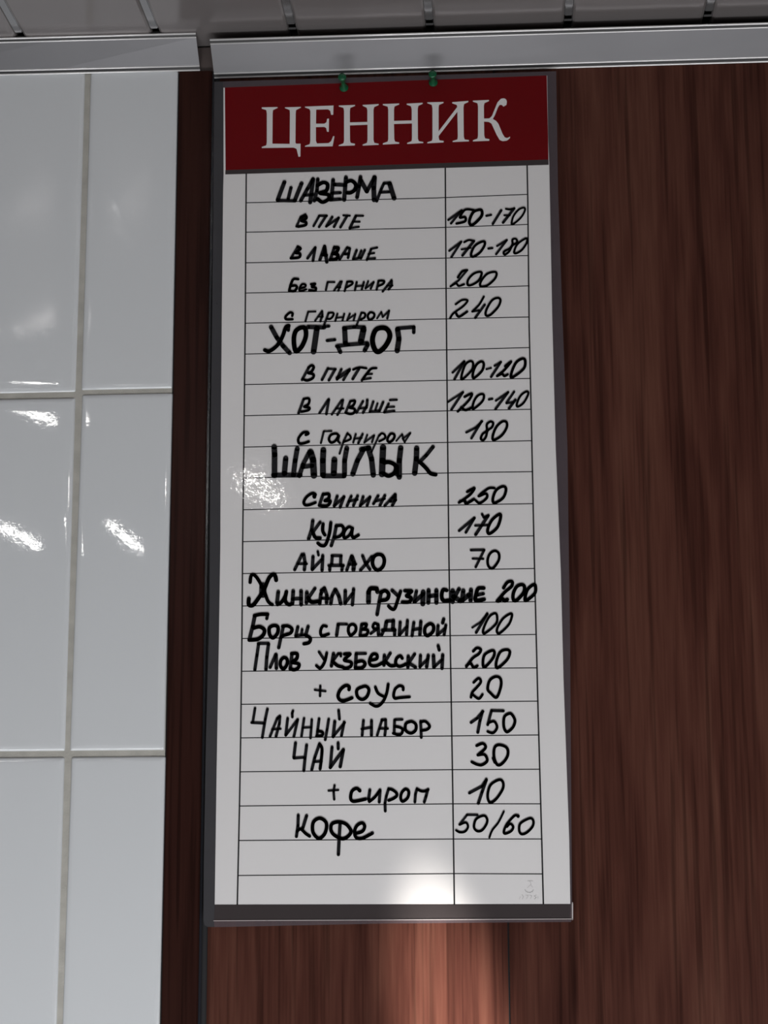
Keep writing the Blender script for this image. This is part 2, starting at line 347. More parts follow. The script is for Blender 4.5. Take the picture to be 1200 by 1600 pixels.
# lettering and rulings of the sheet, in millimetres from its foot
TEXT = [
 ('handwritten_heading', '3.61 -90.2,622.7 -95.9,606.6;3.04 -95.9,606.2 -80.9,605.4;3.04 -84.5,617.5 -86.9,607.1;3.61 -75.4,621.1 -81.2,605.8;3.23 -76.1,605.3 -70.3,616.0 -65.9,624.4;3.61 -65.5,624.7 -68.0,603.6;2.85 -72.8,610.2 -65.5,610.8;3.23 -61.5,624.6 -62.2,614.2 -64.4,605.0;s3.42 -61.9,618.8 -56.7,621.4 -53.1,619.4 -54.1,614.0 -59.6,611.8 -52.3,610.1 -52.3,606.2 -57.4,603.6 -61.8,606.9;3.42 -48.3,623.5 -49.7,606.1;3.42 -47.2,619.2 -37.7,618.5;2.85 -49.4,611.5 -42.1,611.7;3.04 -50.8,605.4 -42.1,605.9;3.61 -37.3,625.5 -38.8,605.1;s3.42 -36.9,621.2 -32.5,622.3 -28.9,618.7 -29.6,614.1 -33.3,611.5 -36.2,611.5;3.42 -24.8,625.5 -26.0,617.1 -27.8,607.1;3.80 -24.5,622.4 -19.4,612.2;3.42 -19.4,612.2 -12.8,624.8;4.18 -12.8,624.8 -13.5,615.2 -13.2,604.4;2.66 -11.0,603.2 -7.0,614.2 -4.7,619.2;2.85 -4.7,619.2 0.4,619.4;4.18 0.0,619.0 3.9,605.4;2.66 -7.7,611.1 -0.4,611.3'),
 ('handwritten_item', '2.22 -79.6,582.3 -76.0,590.7 -72.0,592.9;s2.56 -76.0,589.9 -72.0,591.7 -71.3,589.4 -75.3,587.2 -71.6,586.0 -72.0,583.3 -78.2,582.1;2.22 -65.0,582.3 -60.3,591.0;2.22 -60.3,591.4 -53.7,591.2;2.39 -54.1,591.3 -60.3,581.4;2.39 -49.0,590.0 -54.1,581.7;2.22 -54.1,581.7 -43.5,589.1;2.39 -43.5,589.1 -47.5,581.1;1.88 -39.5,591.2 -34.0,590.7;2.39 -36.2,590.8 -42.0,580.6;2.56 -28.9,590.2 -34.0,579.6;2.05 -28.9,590.6 -22.7,590.4;1.88 -31.5,585.3 -25.6,585.1;2.05 -34.0,579.6 -26.4,580.6'),
 ('handwritten_item', '2.22 -84.2,554.0 -78.5,563.8;s2.56 -78.5,564.1 -76.1,562.2 -80.3,558.8 -76.6,558.0 -77.3,554.6 -84.2,554.0;2.56 -70.0,553.6 -63.5,563.0;2.56 -63.5,563.0 -65.4,551.2;2.90 -59.5,551.8 -55.5,563.9;3.07 -55.5,563.9 -53.6,549.8;3.24 -57.3,556.7 -54.0,555.9;2.90 -55.5,562.0 -55.5,556.7;2.73 -47.1,563.0 -50.7,551.6;s3.07 -47.1,562.6 -43.8,562.1 -45.7,558.0 -48.6,557.3 -44.2,556.0 -45.7,552.3 -50.7,552.0;2.39 -42.7,551.8 -36.2,562.3;2.39 -36.2,562.3 -34.0,561.5 -35.5,553.1;2.56 -38.4,556.6 -35.1,556.6;2.39 -28.2,559.8 -31.1,551.9;2.05 -31.1,551.9 -24.2,552.9;2.05 -24.2,559.3 -26.8,552.9;2.39 -21.3,559.6 -24.6,552.5;2.22 -15.9,560.3 -19.5,550.8;2.05 -15.9,560.6 -10.8,561.6;1.88 -18.1,556.1 -13.3,556.8;2.05 -19.5,551.6 -12.6,552.2'),
 ('handwritten_item', 's2.39 -77.9,535.2 -81.9,535.3 -84.1,530.8 -85.5,525.2;s2.39 -83.7,529.3 -80.1,529.6 -79.0,527.7 -81.2,524.7 -85.5,525.2;s1.88 -76.4,526.9 -72.1,528.3 -71.7,530.2 -74.6,530.6 -76.8,526.9 -76.1,524.6 -71.0,526.0;s2.22 -67.0,530.4 -63.4,530.7 -66.3,528.1 -63.0,527.3 -63.4,524.7 -68.5,525.2;2.05 -54.3,525.2 -52.9,531.6;1.88 -52.9,532.0 -47.1,531.8;1.88 -47.4,524.3 -42.0,532.1;2.05 -42.0,532.1 -40.9,532.1 -43.8,524.2;1.71 -44.9,527.2 -42.0,527.2;2.05 -38.4,523.7 -36.2,531.6;s2.05 -36.2,531.9 -32.2,531.8 -32.2,529.6 -37.3,526.7;2.05 -28.2,531.4 -29.7,524.2;1.88 -29.0,527.6 -22.5,528.2;2.05 -22.1,531.2 -23.9,524.8;1.88 -18.5,531.9 -20.7,525.9;1.71 -20.7,525.5 -13.8,531.0;2.05 -13.8,531.0 -16.3,525.4;2.05 -9.8,531.3 -11.3,524.2;s2.05 -9.8,532.1 -5.1,531.9 -5.8,529.3 -9.8,527.5;2.05 -6.2,522.5 1.4,532.2;2.22 1.4,532.2 1.4,527.6 -1.2,524.3;1.71 -2.6,527.7 2.1,527.6'),
 ('handwritten_item', 's2.22 -82.8,502.9 -82.5,505.1 -84.7,505.9 -88.3,502.6 -87.9,500.0 -82.5,499.9;1.88 -71.6,497.7 -69.3,506.0;1.71 -69.3,506.1 -63.0,506.2;1.88 -63.3,498.3 -57.5,506.4;2.05 -57.5,506.4 -57.2,502.7 -58.9,497.5;1.54 -60.8,501.6 -56.8,501.5;2.05 -55.7,494.4 -52.1,504.4;s1.88 -52.1,504.8 -48.1,504.7 -48.1,502.1 -50.6,499.5 -53.2,499.6;1.88 -44.5,503.9 -46.3,497.5;1.71 -45.6,500.2 -39.5,500.8;1.88 -38.7,503.7 -40.2,497.8;1.88 -34.0,503.6 -36.2,498.1;1.54 -36.2,498.1 -29.4,503.2;1.88 -29.4,503.2 -30.8,497.6;1.88 -28.3,493.4 -24.3,503.8;s1.88 -24.3,504.2 -21.4,503.7 -21.4,500.3 -25.0,498.2;c2.05 -18.9,501.4 -16.7,504.4 -13.5,503.2 -13.9,499.8 -17.5,498.0;1.71 -11.0,499.0 -7.4,504.5;1.71 -7.4,504.5 -6.3,500.0;1.71 -6.3,500.0 -0.9,505.5;2.05 -0.9,505.5 -2.4,498.8'),
 ('handwritten_heading', '3.99 -100.7,493.5 -95.7,484.1 -90.3,476.5 -84.8,470.4;s3.42 -105.8,473.4 -101.8,472.4 -95.3,477.3 -91.0,484.7 -88.2,492.9 -85.7,494.3;2.85 -85.7,494.3 -86.0,490.2;c3.99 -74.5,492.6 -79.5,489.7 -81.3,483.0 -80.5,474.0 -78.7,471.7 -74.4,476.1 -71.2,484.3 -71.6,491.0;3.80 -69.4,492.8 -55.7,492.1;2.85 -55.7,492.9 -51.7,493.2;4.94 -61.8,491.5 -64.6,471.0;2.85 -53.1,480.5 -46.7,481.1;4.37 -38.4,490.6 -37.8,477.9;3.42 -39.1,491.2 -30.4,491.9 -21.8,491.4;5.32 -22.5,489.5 -24.7,479.1;3.42 -45.0,475.5 -35.5,476.5 -19.3,477.5;3.61 -44.1,475.1 -42.0,470.2;3.80 -19.0,476.0 -21.5,471.2;c4.37 -7.4,490.7 -12.5,488.5 -15.0,480.4 -13.2,472.2 -9.6,469.8 -3.9,474.9 -0.3,483.0 -2.4,489.1;4.56 6.2,489.2 7.3,480.6 5.8,470.3;3.23 5.9,489.8 19.9,490.6;3.04 19.9,490.8 19.8,485.9'),
 ('handwritten_item', '2.39 -74.2,446.7 -68.5,457.4;s2.39 -68.9,457.4 -66.0,459.2 -64.4,457.3 -66.4,453.6 -68.9,452.5 -64.6,451.3 -65.3,448.0 -69.9,446.1 -73.5,447.5;2.39 -57.4,446.4 -52.4,456.3;2.05 -52.4,455.9 -45.9,455.4;2.39 -46.3,455.4 -51.6,445.9;2.39 -41.2,455.3 -44.8,446.5;3.41 -44.5,447.6 -34.8,454.1;2.39 -34.1,455.1 -39.4,446.0;s2.05 -31.2,454.7 -26.2,456.5 -20.1,455.6;2.56 -26.2,455.7 -31.6,446.6;s2.22 -11.8,455.6 -16.1,455.1 -19.7,451.1 -24.0,445.2;1.88 -19.7,450.4 -15.4,450.7;2.05 -23.3,446.0 -16.5,447.0'),
 ('handwritten_item', '2.39 -72.7,430.1 -77.0,418.0;s2.22 -72.7,430.1 -69.2,430.7 -67.9,429.2 -68.8,425.6 -72.3,423.4 -68.0,422.6 -68.8,420.4 -74.8,419.1;2.22 -59.4,417.7 -52.0,429.3;2.39 -51.6,429.3 -53.7,416.8;2.05 -49.1,416.3 -40.9,428.3;2.22 -39.8,428.7 -41.2,421.3 -44.4,415.9;1.88 -45.5,421.4 -39.4,421.3;2.22 -33.7,427.1 -37.6,417.6;s2.22 -33.7,427.4 -29.8,427.7 -31.2,423.7 -34.4,421.9 -30.1,420.7 -30.5,417.4 -33.7,416.4 -37.6,417.6;2.22 -28.4,417.4 -23.0,427.2;2.39 -19.4,428.3 -19.8,423.1 -23.0,417.3;1.88 -25.5,421.0 -19.8,421.6;2.22 -14.4,426.7 -17.3,417.9;2.05 -17.3,417.9 -9.1,418.9;1.88 -10.9,425.1 -12.7,419.3;2.39 -6.2,426.1 -9.5,418.1;2.22 -1.6,424.6 -5.2,417.3;2.05 -0.5,427.7 5.2,427.9;1.88 -3.0,421.7 3.0,421.9;2.22 -5.2,417.3 3.0,418.3'),
 ('handwritten_item', 's2.39 -70.8,399.2 -68.7,400.2 -69.7,401.5 -73.3,401.0 -76.9,396.4 -76.5,392.3 -73.3,391.9 -68.3,393.4;1.88 -58.2,392.0 -55.8,401.8;1.71 -55.8,402.0 -49.4,402.1;c2.22 -45.5,399.8 -49.8,398.8 -51.5,395.2 -49.7,392.2 -46.2,393.6 -43.7,397.9;2.05 -43.0,397.9 -44.0,393.5 -42.3,391.7;1.88 -42.6,382.6 -39.1,393.5 -35.9,400.0;s1.88 -36.2,399.6 -33.7,397.7 -33.7,394.8 -39.1,392.6;1.88 -29.1,399.1 -31.2,391.9;1.71 -30.5,395.1 -24.1,395.7;2.22 -23.4,399.0 -27.0,391.4;1.71 -19.5,398.2 -22.0,391.7;1.71 -22.0,391.7 -14.2,397.4;1.88 -13.8,397.7 -15.6,391.9;1.71 -16.0,383.6 -9.5,398.0;s1.88 -9.5,397.3 -7.4,399.3 -4.9,397.9 -4.9,395.0 -9.6,392.5;c2.22 -0.3,398.6 2.5,398.5 3.2,396.3 1.4,393.1 -1.4,391.7 -2.8,394.2;1.54 4.6,392.6 9.6,398.4;1.71 9.6,398.0 10.3,394.7;1.54 10.0,394.4 16.4,399.3;1.88 10.0,394.7 11.6,391.6;1.54 11.6,391.6 16.4,399.0'),
 ('handwritten_heading', '4.75 -97.2,389.4 -96.8,382.8 -96.8,365.0;3.99 -97.7,365.3 -75.3,364.9;4.56 -87.5,379.4 -88.5,366.7;4.18 -77.9,387.6 -79.6,377.4 -81.0,365.3;3.80 -76.0,364.3 -73.2,373.7 -67.5,384.9;5.51 -66.8,384.5 -64.7,377.9 -63.9,364.4;3.80 -73.2,371.9 -65.4,372.8;4.94 -56.1,386.1 -56.5,377.0 -56.4,364.7;3.99 -56.1,363.8 -38.7,363.5;5.13 -46.9,377.6 -47.4,366.0;4.18 -36.6,387.2 -38.4,376.7 -38.5,364.7;4.37 -31.6,365.0 -27.7,376.5 -22.7,385.9;4.18 -24.5,385.9 -18.1,387.2;4.56 -18.8,386.9 -16.0,377.7 -14.6,363.9;5.32 -6.4,387.4 -6.9,376.1 -7.4,364.5;s3.61 -5.4,374.3 -1.1,374.6 3.8,371.6 3.1,365.8 -1.9,363.0 -6.1,365.2;4.56 8.3,386.7 7.0,375.9 6.9,361.8;3.80 4.9,370.8 4.8,364.3;4.56 21.5,386.1 21.2,377.1 19.7,364.8;3.23 35.1,387.0 29.3,379.8 23.6,374.1;s3.42 24.3,374.1 29.2,369.0 32.7,364.6 37.0,363.4'),
 ('handwritten_item', 's2.56 -63.7,346.5 -62.6,348.3 -65.1,349.4 -69.7,346.6 -72.2,342.3 -71.1,339.6 -67.5,339.7 -62.6,341.5;3.24 -63.7,347.1 -63.4,346.2;2.73 -56.2,348.6 -59.4,338.9;s2.73 -56.2,348.2 -51.6,348.5 -51.6,344.9 -54.8,342.8 -50.2,342.7 -52.0,339.1 -55.5,338.5 -59.0,338.9;2.73 -44.5,346.6 -47.0,338.3;2.39 -47.0,338.3 -38.9,345.8;2.73 -38.9,346.0 -42.1,337.2;2.56 -32.9,346.4 -36.4,338.2;2.39 -35.0,342.1 -27.9,343.4;2.56 -27.6,346.6 -31.1,338.4;2.56 -23.0,345.8 -25.5,338.0;2.39 -25.5,338.3 -17.3,345.4;2.56 -17.3,345.4 -19.8,338.2;2.56 -10.6,346.4 -14.5,339.6;2.22 -12.7,341.7 -5.3,343.8;2.56 -5.0,346.6 -9.2,338.1;2.39 -5.3,337.6 3.2,347.2;2.73 3.5,347.2 3.5,342.5 1.0,337.9;2.73 -0.7,341.5 3.8,342.5;2.22 1.0,344.4 3.1,345.0'),
 ('handwritten_item', '3.07 -64.7,326.4 -65.7,318.5 -68.1,311.0;2.73 -58.6,324.9 -64.6,316.4;s3.07 -64.6,316.4 -62.5,312.0 -58.6,311.6;s2.90 -56.2,323.4 -56.5,317.7 -54.7,314.1;s2.90 -49.8,324.4 -50.9,315.4 -54.0,306.2 -57.5,305.2 -60.4,307.3;2.90 -45.2,321.8 -47.0,312.5 -49.4,305.0;s2.73 -45.6,321.4 -40.6,321.7 -39.2,317.4 -42.0,313.1 -46.3,311.8;c2.56 -32.2,318.7 -35.0,320.5 -38.5,316.7 -38.9,311.7 -35.0,313.0;s2.73 -31.8,319.4 -32.5,314.4 -31.1,311.5 -26.9,313.6'),
 ('handwritten_item', '2.73 -79.5,285.4 -73.5,298.1;2.90 -72.1,298.1 -71.0,291.3 -71.5,285.2;2.22 -76.7,290.3 -69.6,290.2;2.90 -64.4,296.2 -65.0,285.5;2.56 -65.0,285.2 -57.0,293.9;2.90 -56.4,296.8 -56.9,284.7;2.22 -60.5,300.4 -59.9,297.2;2.73 -48.5,296.6 -49.1,289.5;2.56 -48.9,296.7 -41.1,296.5;2.73 -41.4,296.5 -41.7,289.1;2.73 -51.3,288.5 -39.4,288.3;2.73 -50.6,288.1 -50.6,284.6;2.73 -40.1,288.0 -40.6,284.4;2.73 -36.6,284.4 -32.7,296.1;3.58 -32.4,295.7 -30.6,290.7 -31.1,284.7;2.56 -34.5,289.3 -29.2,289.3;2.56 -32.7,295.0 -32.2,292.5;2.73 -23.6,296.3 -21.5,290.6 -17.6,284.8;2.73 -15.9,295.5 -19.7,290.5 -25.4,284.2;c3.07 -10.6,297.2 -7.1,296.0 -5.7,291.7 -7.1,286.8 -11.0,284.0 -14.1,286.2 -15.5,290.5 -14.1,295.4'),
 ('handwritten_item', 's2.90 -116.2,275.4 -115.5,280.7 -113.4,281.8 -109.9,278.2 -104.9,268.9 -101.3,259.6 -97.7,256.7;s3.41 -94.7,276.9 -95.5,280.4 -97.2,281.9 -100.7,278.7 -104.9,268.9 -110.4,260.4 -113.9,256.3 -117.1,257.0 -117.1,262.0;5.97 -105.6,272.4 -105.7,265.3;3.24 -92.9,267.3 -93.9,258.1;s3.07 -93.5,256.7 -90.0,258.8 -87.2,263.7 -86.2,267.2;s3.24 -86.2,267.2 -87.2,260.1 -84.4,256.6 -81.6,257.2;3.24 -80.6,267.8 -81.2,257.2;2.90 -81.3,261.1 -73.9,261.4;3.24 -74.1,267.7 -74.0,256.4;3.24 -69.4,266.6 -69.7,257.8;2.90 -62.7,269.7 -68.3,261.3;s3.41 -68.3,262.0 -65.5,258.4 -59.2,259.1;3.07 -58.8,256.9 -57.8,265.4 -55.0,269.9;3.07 -55.0,269.9 -52.9,263.9 -53.2,257.6;2.56 -57.1,261.5 -51.1,261.1;2.56 -57.8,267.9 -55.0,269.9;3.07 -49.7,256.8 -48.7,263.2 -46.2,268.4;3.24 -45.9,268.4 -43.1,263.1 -41.6,256.7;3.07 -37.8,267.4 -38.0,256.8;2.56 -37.6,257.5 -31.7,265.2;2.90 -31.0,268.7 -32.0,255.7;4.09 -18.8,257.6 -18.7,266.1;s3.75 -18.7,265.7 -17.0,268.9 -12.1,268.8;3.58 -12.1,268.8 -11.5,266.0;3.07 -8.3,266.3 -10.0,257.9 -11.8,247.4;s3.24 -8.6,265.6 -5.1,267.0 -2.3,264.1 -3.7,259.9 -8.6,258.9;3.07 0.5,267.2 5.3,262.6;s2.90 7.5,266.4 5.3,259.8 2.5,252.1 -0.3,252.1 -2.4,254.3;s3.07 10.9,266.7 16.5,266.3 12.3,262.5 15.8,261.0 14.7,257.5 8.8,257.3;2.90 20.4,266.3 18.5,257.5;3.24 18.9,257.5 25.9,263.7;4.09 25.9,265.5 25.5,255.6;3.58 30.3,266.8 30.0,256.6;3.24 31.1,261.9 36.7,262.5;3.58 36.7,266.7 36.6,256.5;s3.24 45.1,266.6 42.3,267.0 40.9,262.8 42.2,258.2 47.8,258.5;3.92 49.9,266.2 49.8,257.1;3.24 55.2,267.6 51.3,260.6;4.09 50.6,261.3 56.1,257.7;3.75 58.6,266.1 57.5,257.7;3.92 57.5,258.0 63.1,262.5;3.58 64.9,266.7 64.4,257.9;s3.24 75.3,268.0 70.8,267.7 69.0,263.1 68.6,257.9 75.5,258.8;2.90 70.0,262.4 74.9,263.4'),
 ('handwritten_price', 's2.73 91.3,267.9 94.5,272.5 98.3,273.1 97.9,269.2 92.3,264.4 85.9,257.1;s3.24 87.0,257.2 90.1,259.0 92.1,257.4 94.2,258.4;c2.90 106.2,270.5 108.3,268.8 107.5,263.8 101.8,257.6 99.1,258.3 99.2,263.3 102.0,268.8;c2.73 115.9,270.4 117.3,268.6 116.5,263.0 109.4,257.2 108.8,260.3 111.0,266.6'),
 ('handwritten_item', '3.24 -112.0,247.8 -113.7,239.0 -116.4,227.8;s3.07 -112.4,247.8 -107.5,248.8 -101.5,248.8;2.73 -101.5,248.8 -102.2,245.2;s3.24 -112.7,237.6 -108.1,238.6 -104.2,236.1 -104.9,231.9 -109.4,228.4 -116.4,227.8;c3.07 -96.2,239.5 -93.0,238.0 -93.3,233.1 -96.8,229.3 -99.6,231.8 -100.0,237.4;2.90 -88.5,238.7 -90.5,229.6 -92.2,221.2;s2.90 -89.2,238.7 -85.0,239.0 -81.5,236.5 -82.8,233.0 -89.1,231.0;2.73 -76.6,238.2 -78.3,230.5;2.56 -78.3,230.8 -70.9,231.4;2.39 -73.1,236.0 -73.7,231.5;2.90 -68.2,238.4 -70.2,231.1;s2.90 -69.9,231.1 -66.4,228.6 -67.4,225.1 -71.6,224.1;s2.56 -53.2,238.2 -56.0,238.6 -58.0,234.8 -57.0,230.6 -51.4,231.9;2.90 -43.6,239.5 -44.9,230.8;2.39 -43.9,239.9 -36.6,239.8;c2.56 -32.0,239.7 -29.3,237.9 -29.6,233.7 -33.4,230.6 -35.3,233.8 -34.8,238.0;2.73 -24.4,239.3 -25.8,230.5;s2.56 -24.4,239.6 -20.5,239.6 -21.9,236.1 -24.0,235.4 -19.5,234.7 -20.6,230.8 -25.4,230.2;s2.39 -11.1,239.1 -13.9,240.2 -15.3,237.4 -13.6,235.6 -10.8,236.3;2.90 -11.1,239.1 -10.7,230.7;2.39 -12.2,235.3 -17.1,231.8;3.24 -4.2,241.5 -5.4,234.8;2.73 -4.2,241.8 1.4,242.1;3.24 1.4,242.3 1.0,235.5;2.73 -7.7,234.5 2.8,234.4;2.73 -6.3,234.5 -8.2,230.5;2.73 2.4,235.1 2.4,230.2;2.73 7.0,241.0 6.2,230.5;2.39 6.2,230.1 12.5,237.4;2.73 12.9,242.2 12.1,230.4;2.73 18.1,240.5 16.6,229.7;2.56 17.3,234.5 23.6,235.5;2.90 23.8,241.3 22.9,230.3;c2.90 31.3,239.3 34.0,237.5 33.6,233.0 29.4,229.5 27.0,231.6 27.4,236.5;2.73 37.8,237.8 37.1,230.1;2.39 37.1,229.8 43.7,235.6;2.56 44.1,238.1 42.6,230.0;2.90 42.4,243.0 41.5,239.8'),
 ('handwritten_item', '2.73 -108.7,224.5 -110.0,215.1 -111.6,203.3;2.56 -109.0,224.8 -100.6,224.8;2.90 -100.6,224.4 -101.9,213.6 -102.5,203.5;2.73 -99.1,205.2 -94.6,215.6;2.90 -94.3,215.6 -94.0,204.3;c2.90 -87.6,213.1 -85.2,211.3 -85.5,207.2 -88.2,203.7 -90.7,206.5 -90.4,210.7;2.90 -81.3,216.2 -82.7,203.6;s2.90 -81.7,216.2 -77.2,216.1 -77.5,211.9 -81.3,209.2 -75.7,207.7 -76.4,204.3 -79.9,202.9 -82.7,204.3;2.39 -59.2,217.3 -55.0,211.0;s2.56 -52.9,216.5 -54.7,208.9 -58.1,204.1 -61.3,206.2;2.90 -47.4,215.8 -49.1,205.7;2.39 -41.4,215.7 -43.5,215.7 -48.1,209.5;s2.90 -48.1,209.5 -44.2,206.0 -40.1,204.9;2.22 -41.6,215.7 -41.4,213.6;s2.73 -38.7,215.3 -33.8,215.3 -38.7,210.5 -33.1,208.7 -33.5,205.2 -37.3,203.8 -40.7,204.9;2.90 -28.9,215.6 -29.6,204.4;2.56 -28.9,215.6 -21.3,215.6;s2.90 -29.3,208.6 -24.1,209.6 -21.7,207.1 -24.1,204.0 -29.6,203.8;s2.73 -17.8,209.9 -12.3,211.2 -12.3,214.7 -15.7,214.7 -18.2,209.9 -17.1,206.0 -12.3,205.6 -6.7,208.4;2.90 -6.0,213.9 -6.4,205.9;2.73 -1.2,215.6 -5.3,209.0;s2.90 -5.3,209.0 -1.2,205.5 2.3,205.5;s2.73 8.5,211.3 6.8,213.4 3.7,211.0 3.3,206.9 6.4,204.7 12.0,206.8;2.90 13.4,213.0 13.0,204.0;2.73 18.6,214.7 13.7,207.4;2.90 13.7,207.4 19.2,204.0;2.73 23.3,213.6 22.8,204.2;2.39 23.0,204.5 29.3,210.7;2.90 29.6,213.5 28.2,204.1;3.07 33.8,213.4 34.1,203.7;2.39 34.1,203.7 40.7,209.9;2.90 41.3,213.7 40.6,202.8;2.73 37.7,221.4 38.5,217.7'),
 ('handwritten_item', '2.05 -58.1,189.7 -58.3,181.4;1.88 -62.6,186.5 -53.9,185.3;s2.90 -34.8,186.4 -34.8,188.9 -37.6,189.7 -41.8,186.4 -43.7,181.6 -42.1,178.1 -38.3,177.5 -32.4,179.7;c2.73 -23.1,188.8 -28.3,186.2 -27.9,180.7 -24.1,178.3 -20.3,180.6 -18.6,185.8 -20.3,188.6;s2.56 -13.4,188.2 -11.3,183.3 -7.2,180.8;s2.56 -3.0,190.5 -4.1,183.9 -6.5,177.7 -10.0,173.6 -13.4,172.8 -17.6,175.1;s2.43 9.1,185.7 8.8,188.2 6.0,189.0 2.6,186.4 1.3,181.3 2.5,178.9 5.9,179.4 14.2,180.0'),
 ('handwritten_item', '2.22 -111.1,172.2 -112.8,160.9;2.22 -113.8,160.5 -103.7,159.9;2.39 -101.0,171.4 -102.7,163.2 -105.0,148.4;2.22 -98.8,149.0 -93.0,163.8 -90.9,165.5;2.39 -90.8,165.5 -91.2,159.6 -93.9,149.0;1.88 -97.1,154.9 -90.2,155.3;2.39 -84.5,163.7 -86.0,150.3;2.22 -86.0,150.0 -76.4,162.6;2.39 -76.4,162.6 -79.4,148.9;2.22 -80.2,169.7 -80.9,167.8 -80.7,164.7;2.22 -71.2,163.6 -73.2,149.2;1.88 -72.2,156.0 -65.3,156.3;2.22 -64.9,162.5 -65.9,147.7;2.39 -59.0,163.1 -60.1,154.5 -60.7,149.7;s2.39 -60.4,153.2 -56.3,152.4 -56.6,149.7 -61.1,149.2;2.39 -51.2,162.7 -52.5,154.5 -54.0,146.2;2.73 -46.3,160.9 -47.6,148.6;2.22 -47.6,148.6 -38.3,159.8;2.39 -43.2,169.8 -42.5,162.6;2.39 -38.7,160.2 -40.9,149.2;2.39 -23.1,161.4 -24.2,149.4;2.22 -24.5,154.5 -16.6,155.8;2.56 -16.6,161.3 -16.7,149.3;2.22 -12.1,149.3 -8.3,161.2;2.39 -8.3,161.6 -5.2,161.9;2.39 -5.2,161.9 -5.2,155.4 -5.9,149.2;2.05 -10.4,154.8 -3.5,154.7;2.22 8.2,161.9 2.7,161.8;2.39 2.0,161.5 1.6,150.9;s2.39 2.0,156.4 6.1,155.6 8.5,153.9 7.5,150.5 4.7,149.8 0.9,150.9;c2.56 14.1,160.0 11.0,158.3 10.9,153.2 15.0,150.8 18.8,153.1 19.2,157.6 16.5,160.0;2.39 23.0,160.3 23.4,147.3;s2.39 23.0,159.6 26.8,160.2 30.2,156.4 28.1,153.7 23.6,152.9'),
 ('handwritten_item', '2.56 -78.0,143.9 -79.3,132.3;2.22 -79.3,131.6 -71.0,132.2;2.56 -69.0,142.1 -70.3,131.5 -71.2,121.6;2.56 -64.8,122.3 -62.4,132.1 -58.6,143.0;s2.56 -58.6,143.0 -56.6,138.9 -57.2,130.0 -58.1,122.9;2.22 -62.7,128.7 -56.9,129.0;2.56 -48.5,140.2 -49.9,123.9;2.73 -49.9,123.9 -39.3,138.1;2.73 -39.3,138.1 -41.9,124.5;2.56 -43.6,143.6 -43.5,138.8'),
 ('handwritten_item', '2.05 -46.4,109.7 -47.2,105.0 -46.7,98.6;1.71 -51.3,105.5 -43.4,106.0;s2.73 -26.1,105.2 -28.7,107.2 -32.5,104.9 -33.5,99.5 -31.8,97.1 -28.0,97.3 -21.5,98.7;3.07 -26.5,105.7 -26.2,105.4;2.56 -18.1,105.8 -19.1,98.7 -18.5,96.7;s2.39 -18.5,96.7 -14.3,100.0 -10.2,105.4;2.56 -9.9,105.7 -10.6,96.3;2.35 -3.0,106.8 -4.9,100.9 -6.0,95.4 -5.8,89.1;s2.45 -3.0,106.4 -0.4,106.1 3.2,103.4 3.2,100.8 0.4,98.8 -3.0,97.5;c2.45 10.3,106.3 12.8,105.0 13.0,102.0 11.5,98.7 8.1,96.6 6.6,99.1 7.3,103.3;2.35 19.7,106.6 18.4,102.4 17.9,96.1;s2.35 19.7,106.4 23.1,104.7 26.1,104.7 28.6,105.9;2.45 28.2,105.7 26.9,100.7 25.4,96.1'),
 ('handwritten_item', '2.56 -75.5,86.3 -75.7,78.2 -76.9,69.5;2.73 -68.8,85.9 -71.8,76.2;s2.56 -76.2,73.8 -74.2,75.4 -72.5,74.8 -69.4,71.8 -66.3,69.7;c2.90 -58.1,83.8 -63.3,80.8 -63.8,73.4 -60.5,68.7 -57.4,68.3 -53.7,72.7 -53.0,80.1;c2.90 -44.8,80.7 -48.9,78.7 -48.9,73.3 -44.8,69.3 -38.6,67.6 -33.2,72.6 -35.9,77.9 -40.0,80.3;2.73 -41.9,80.0 -42.7,67.9 -43.3,55.2;s2.73 -30.4,71.5 -24.3,73.2 -22.3,77.2 -24.3,79.9 -28.4,77.9 -30.4,73.2 -29.1,68.5 -24.3,67.8 -16.1,71.8'),
 ('handwritten_price', '2.05 49.9,584.7 61.3,593.1;2.05 61.3,593.1 52.1,581.5;s2.22 71.4,593.0 64.2,593.5 59.7,586.7 64.1,587.0 64.0,583.1 56.8,581.3;c2.56 76.1,593.1 78.3,592.3 78.2,587.7 73.1,581.8 69.1,579.6 67.7,583.4 71.0,591.0;2.05 82.2,587.5 86.2,588.3;2.22 94.9,592.2 87.5,580.2;s1.88 98.9,593.3 102.1,592.8 105.8,593.5;2.39 105.8,593.5 96.2,581.1;1.71 97.4,587.6 102.1,587.5;c1.71 114.1,594.0 114.8,591.3 111.4,585.3 105.5,580.1 103.4,579.8 104.9,586.3 109.4,592.2'),
 ('handwritten_price', '2.05 50.4,557.2 60.6,565.0;2.05 60.6,565.0 52.1,551.5;s1.88 63.1,564.5 67.1,566.3 71.4,565.4;2.39 71.4,565.4 61.5,552.8;1.71 60.8,558.1 68.4,559.4;c2.22 79.3,564.9 80.4,561.8 76.3,555.1 70.5,551.4 68.7,553.7 72.1,561.2;2.05 83.5,558.3 86.8,558.7;1.88 90.8,560.4 99.1,565.5;2.05 99.1,565.5 89.9,553.2;c1.88 106.7,566.4 107.7,563.4 103.7,560.4 100.8,555.2 97.1,552.6 96.5,555.3 101.5,558.2 103.8,561.9 103.8,565.7;c1.88 115.4,566.6 116.0,563.1 111.6,556.4 106.5,553.5 105.1,555.1 108.1,561.8'),
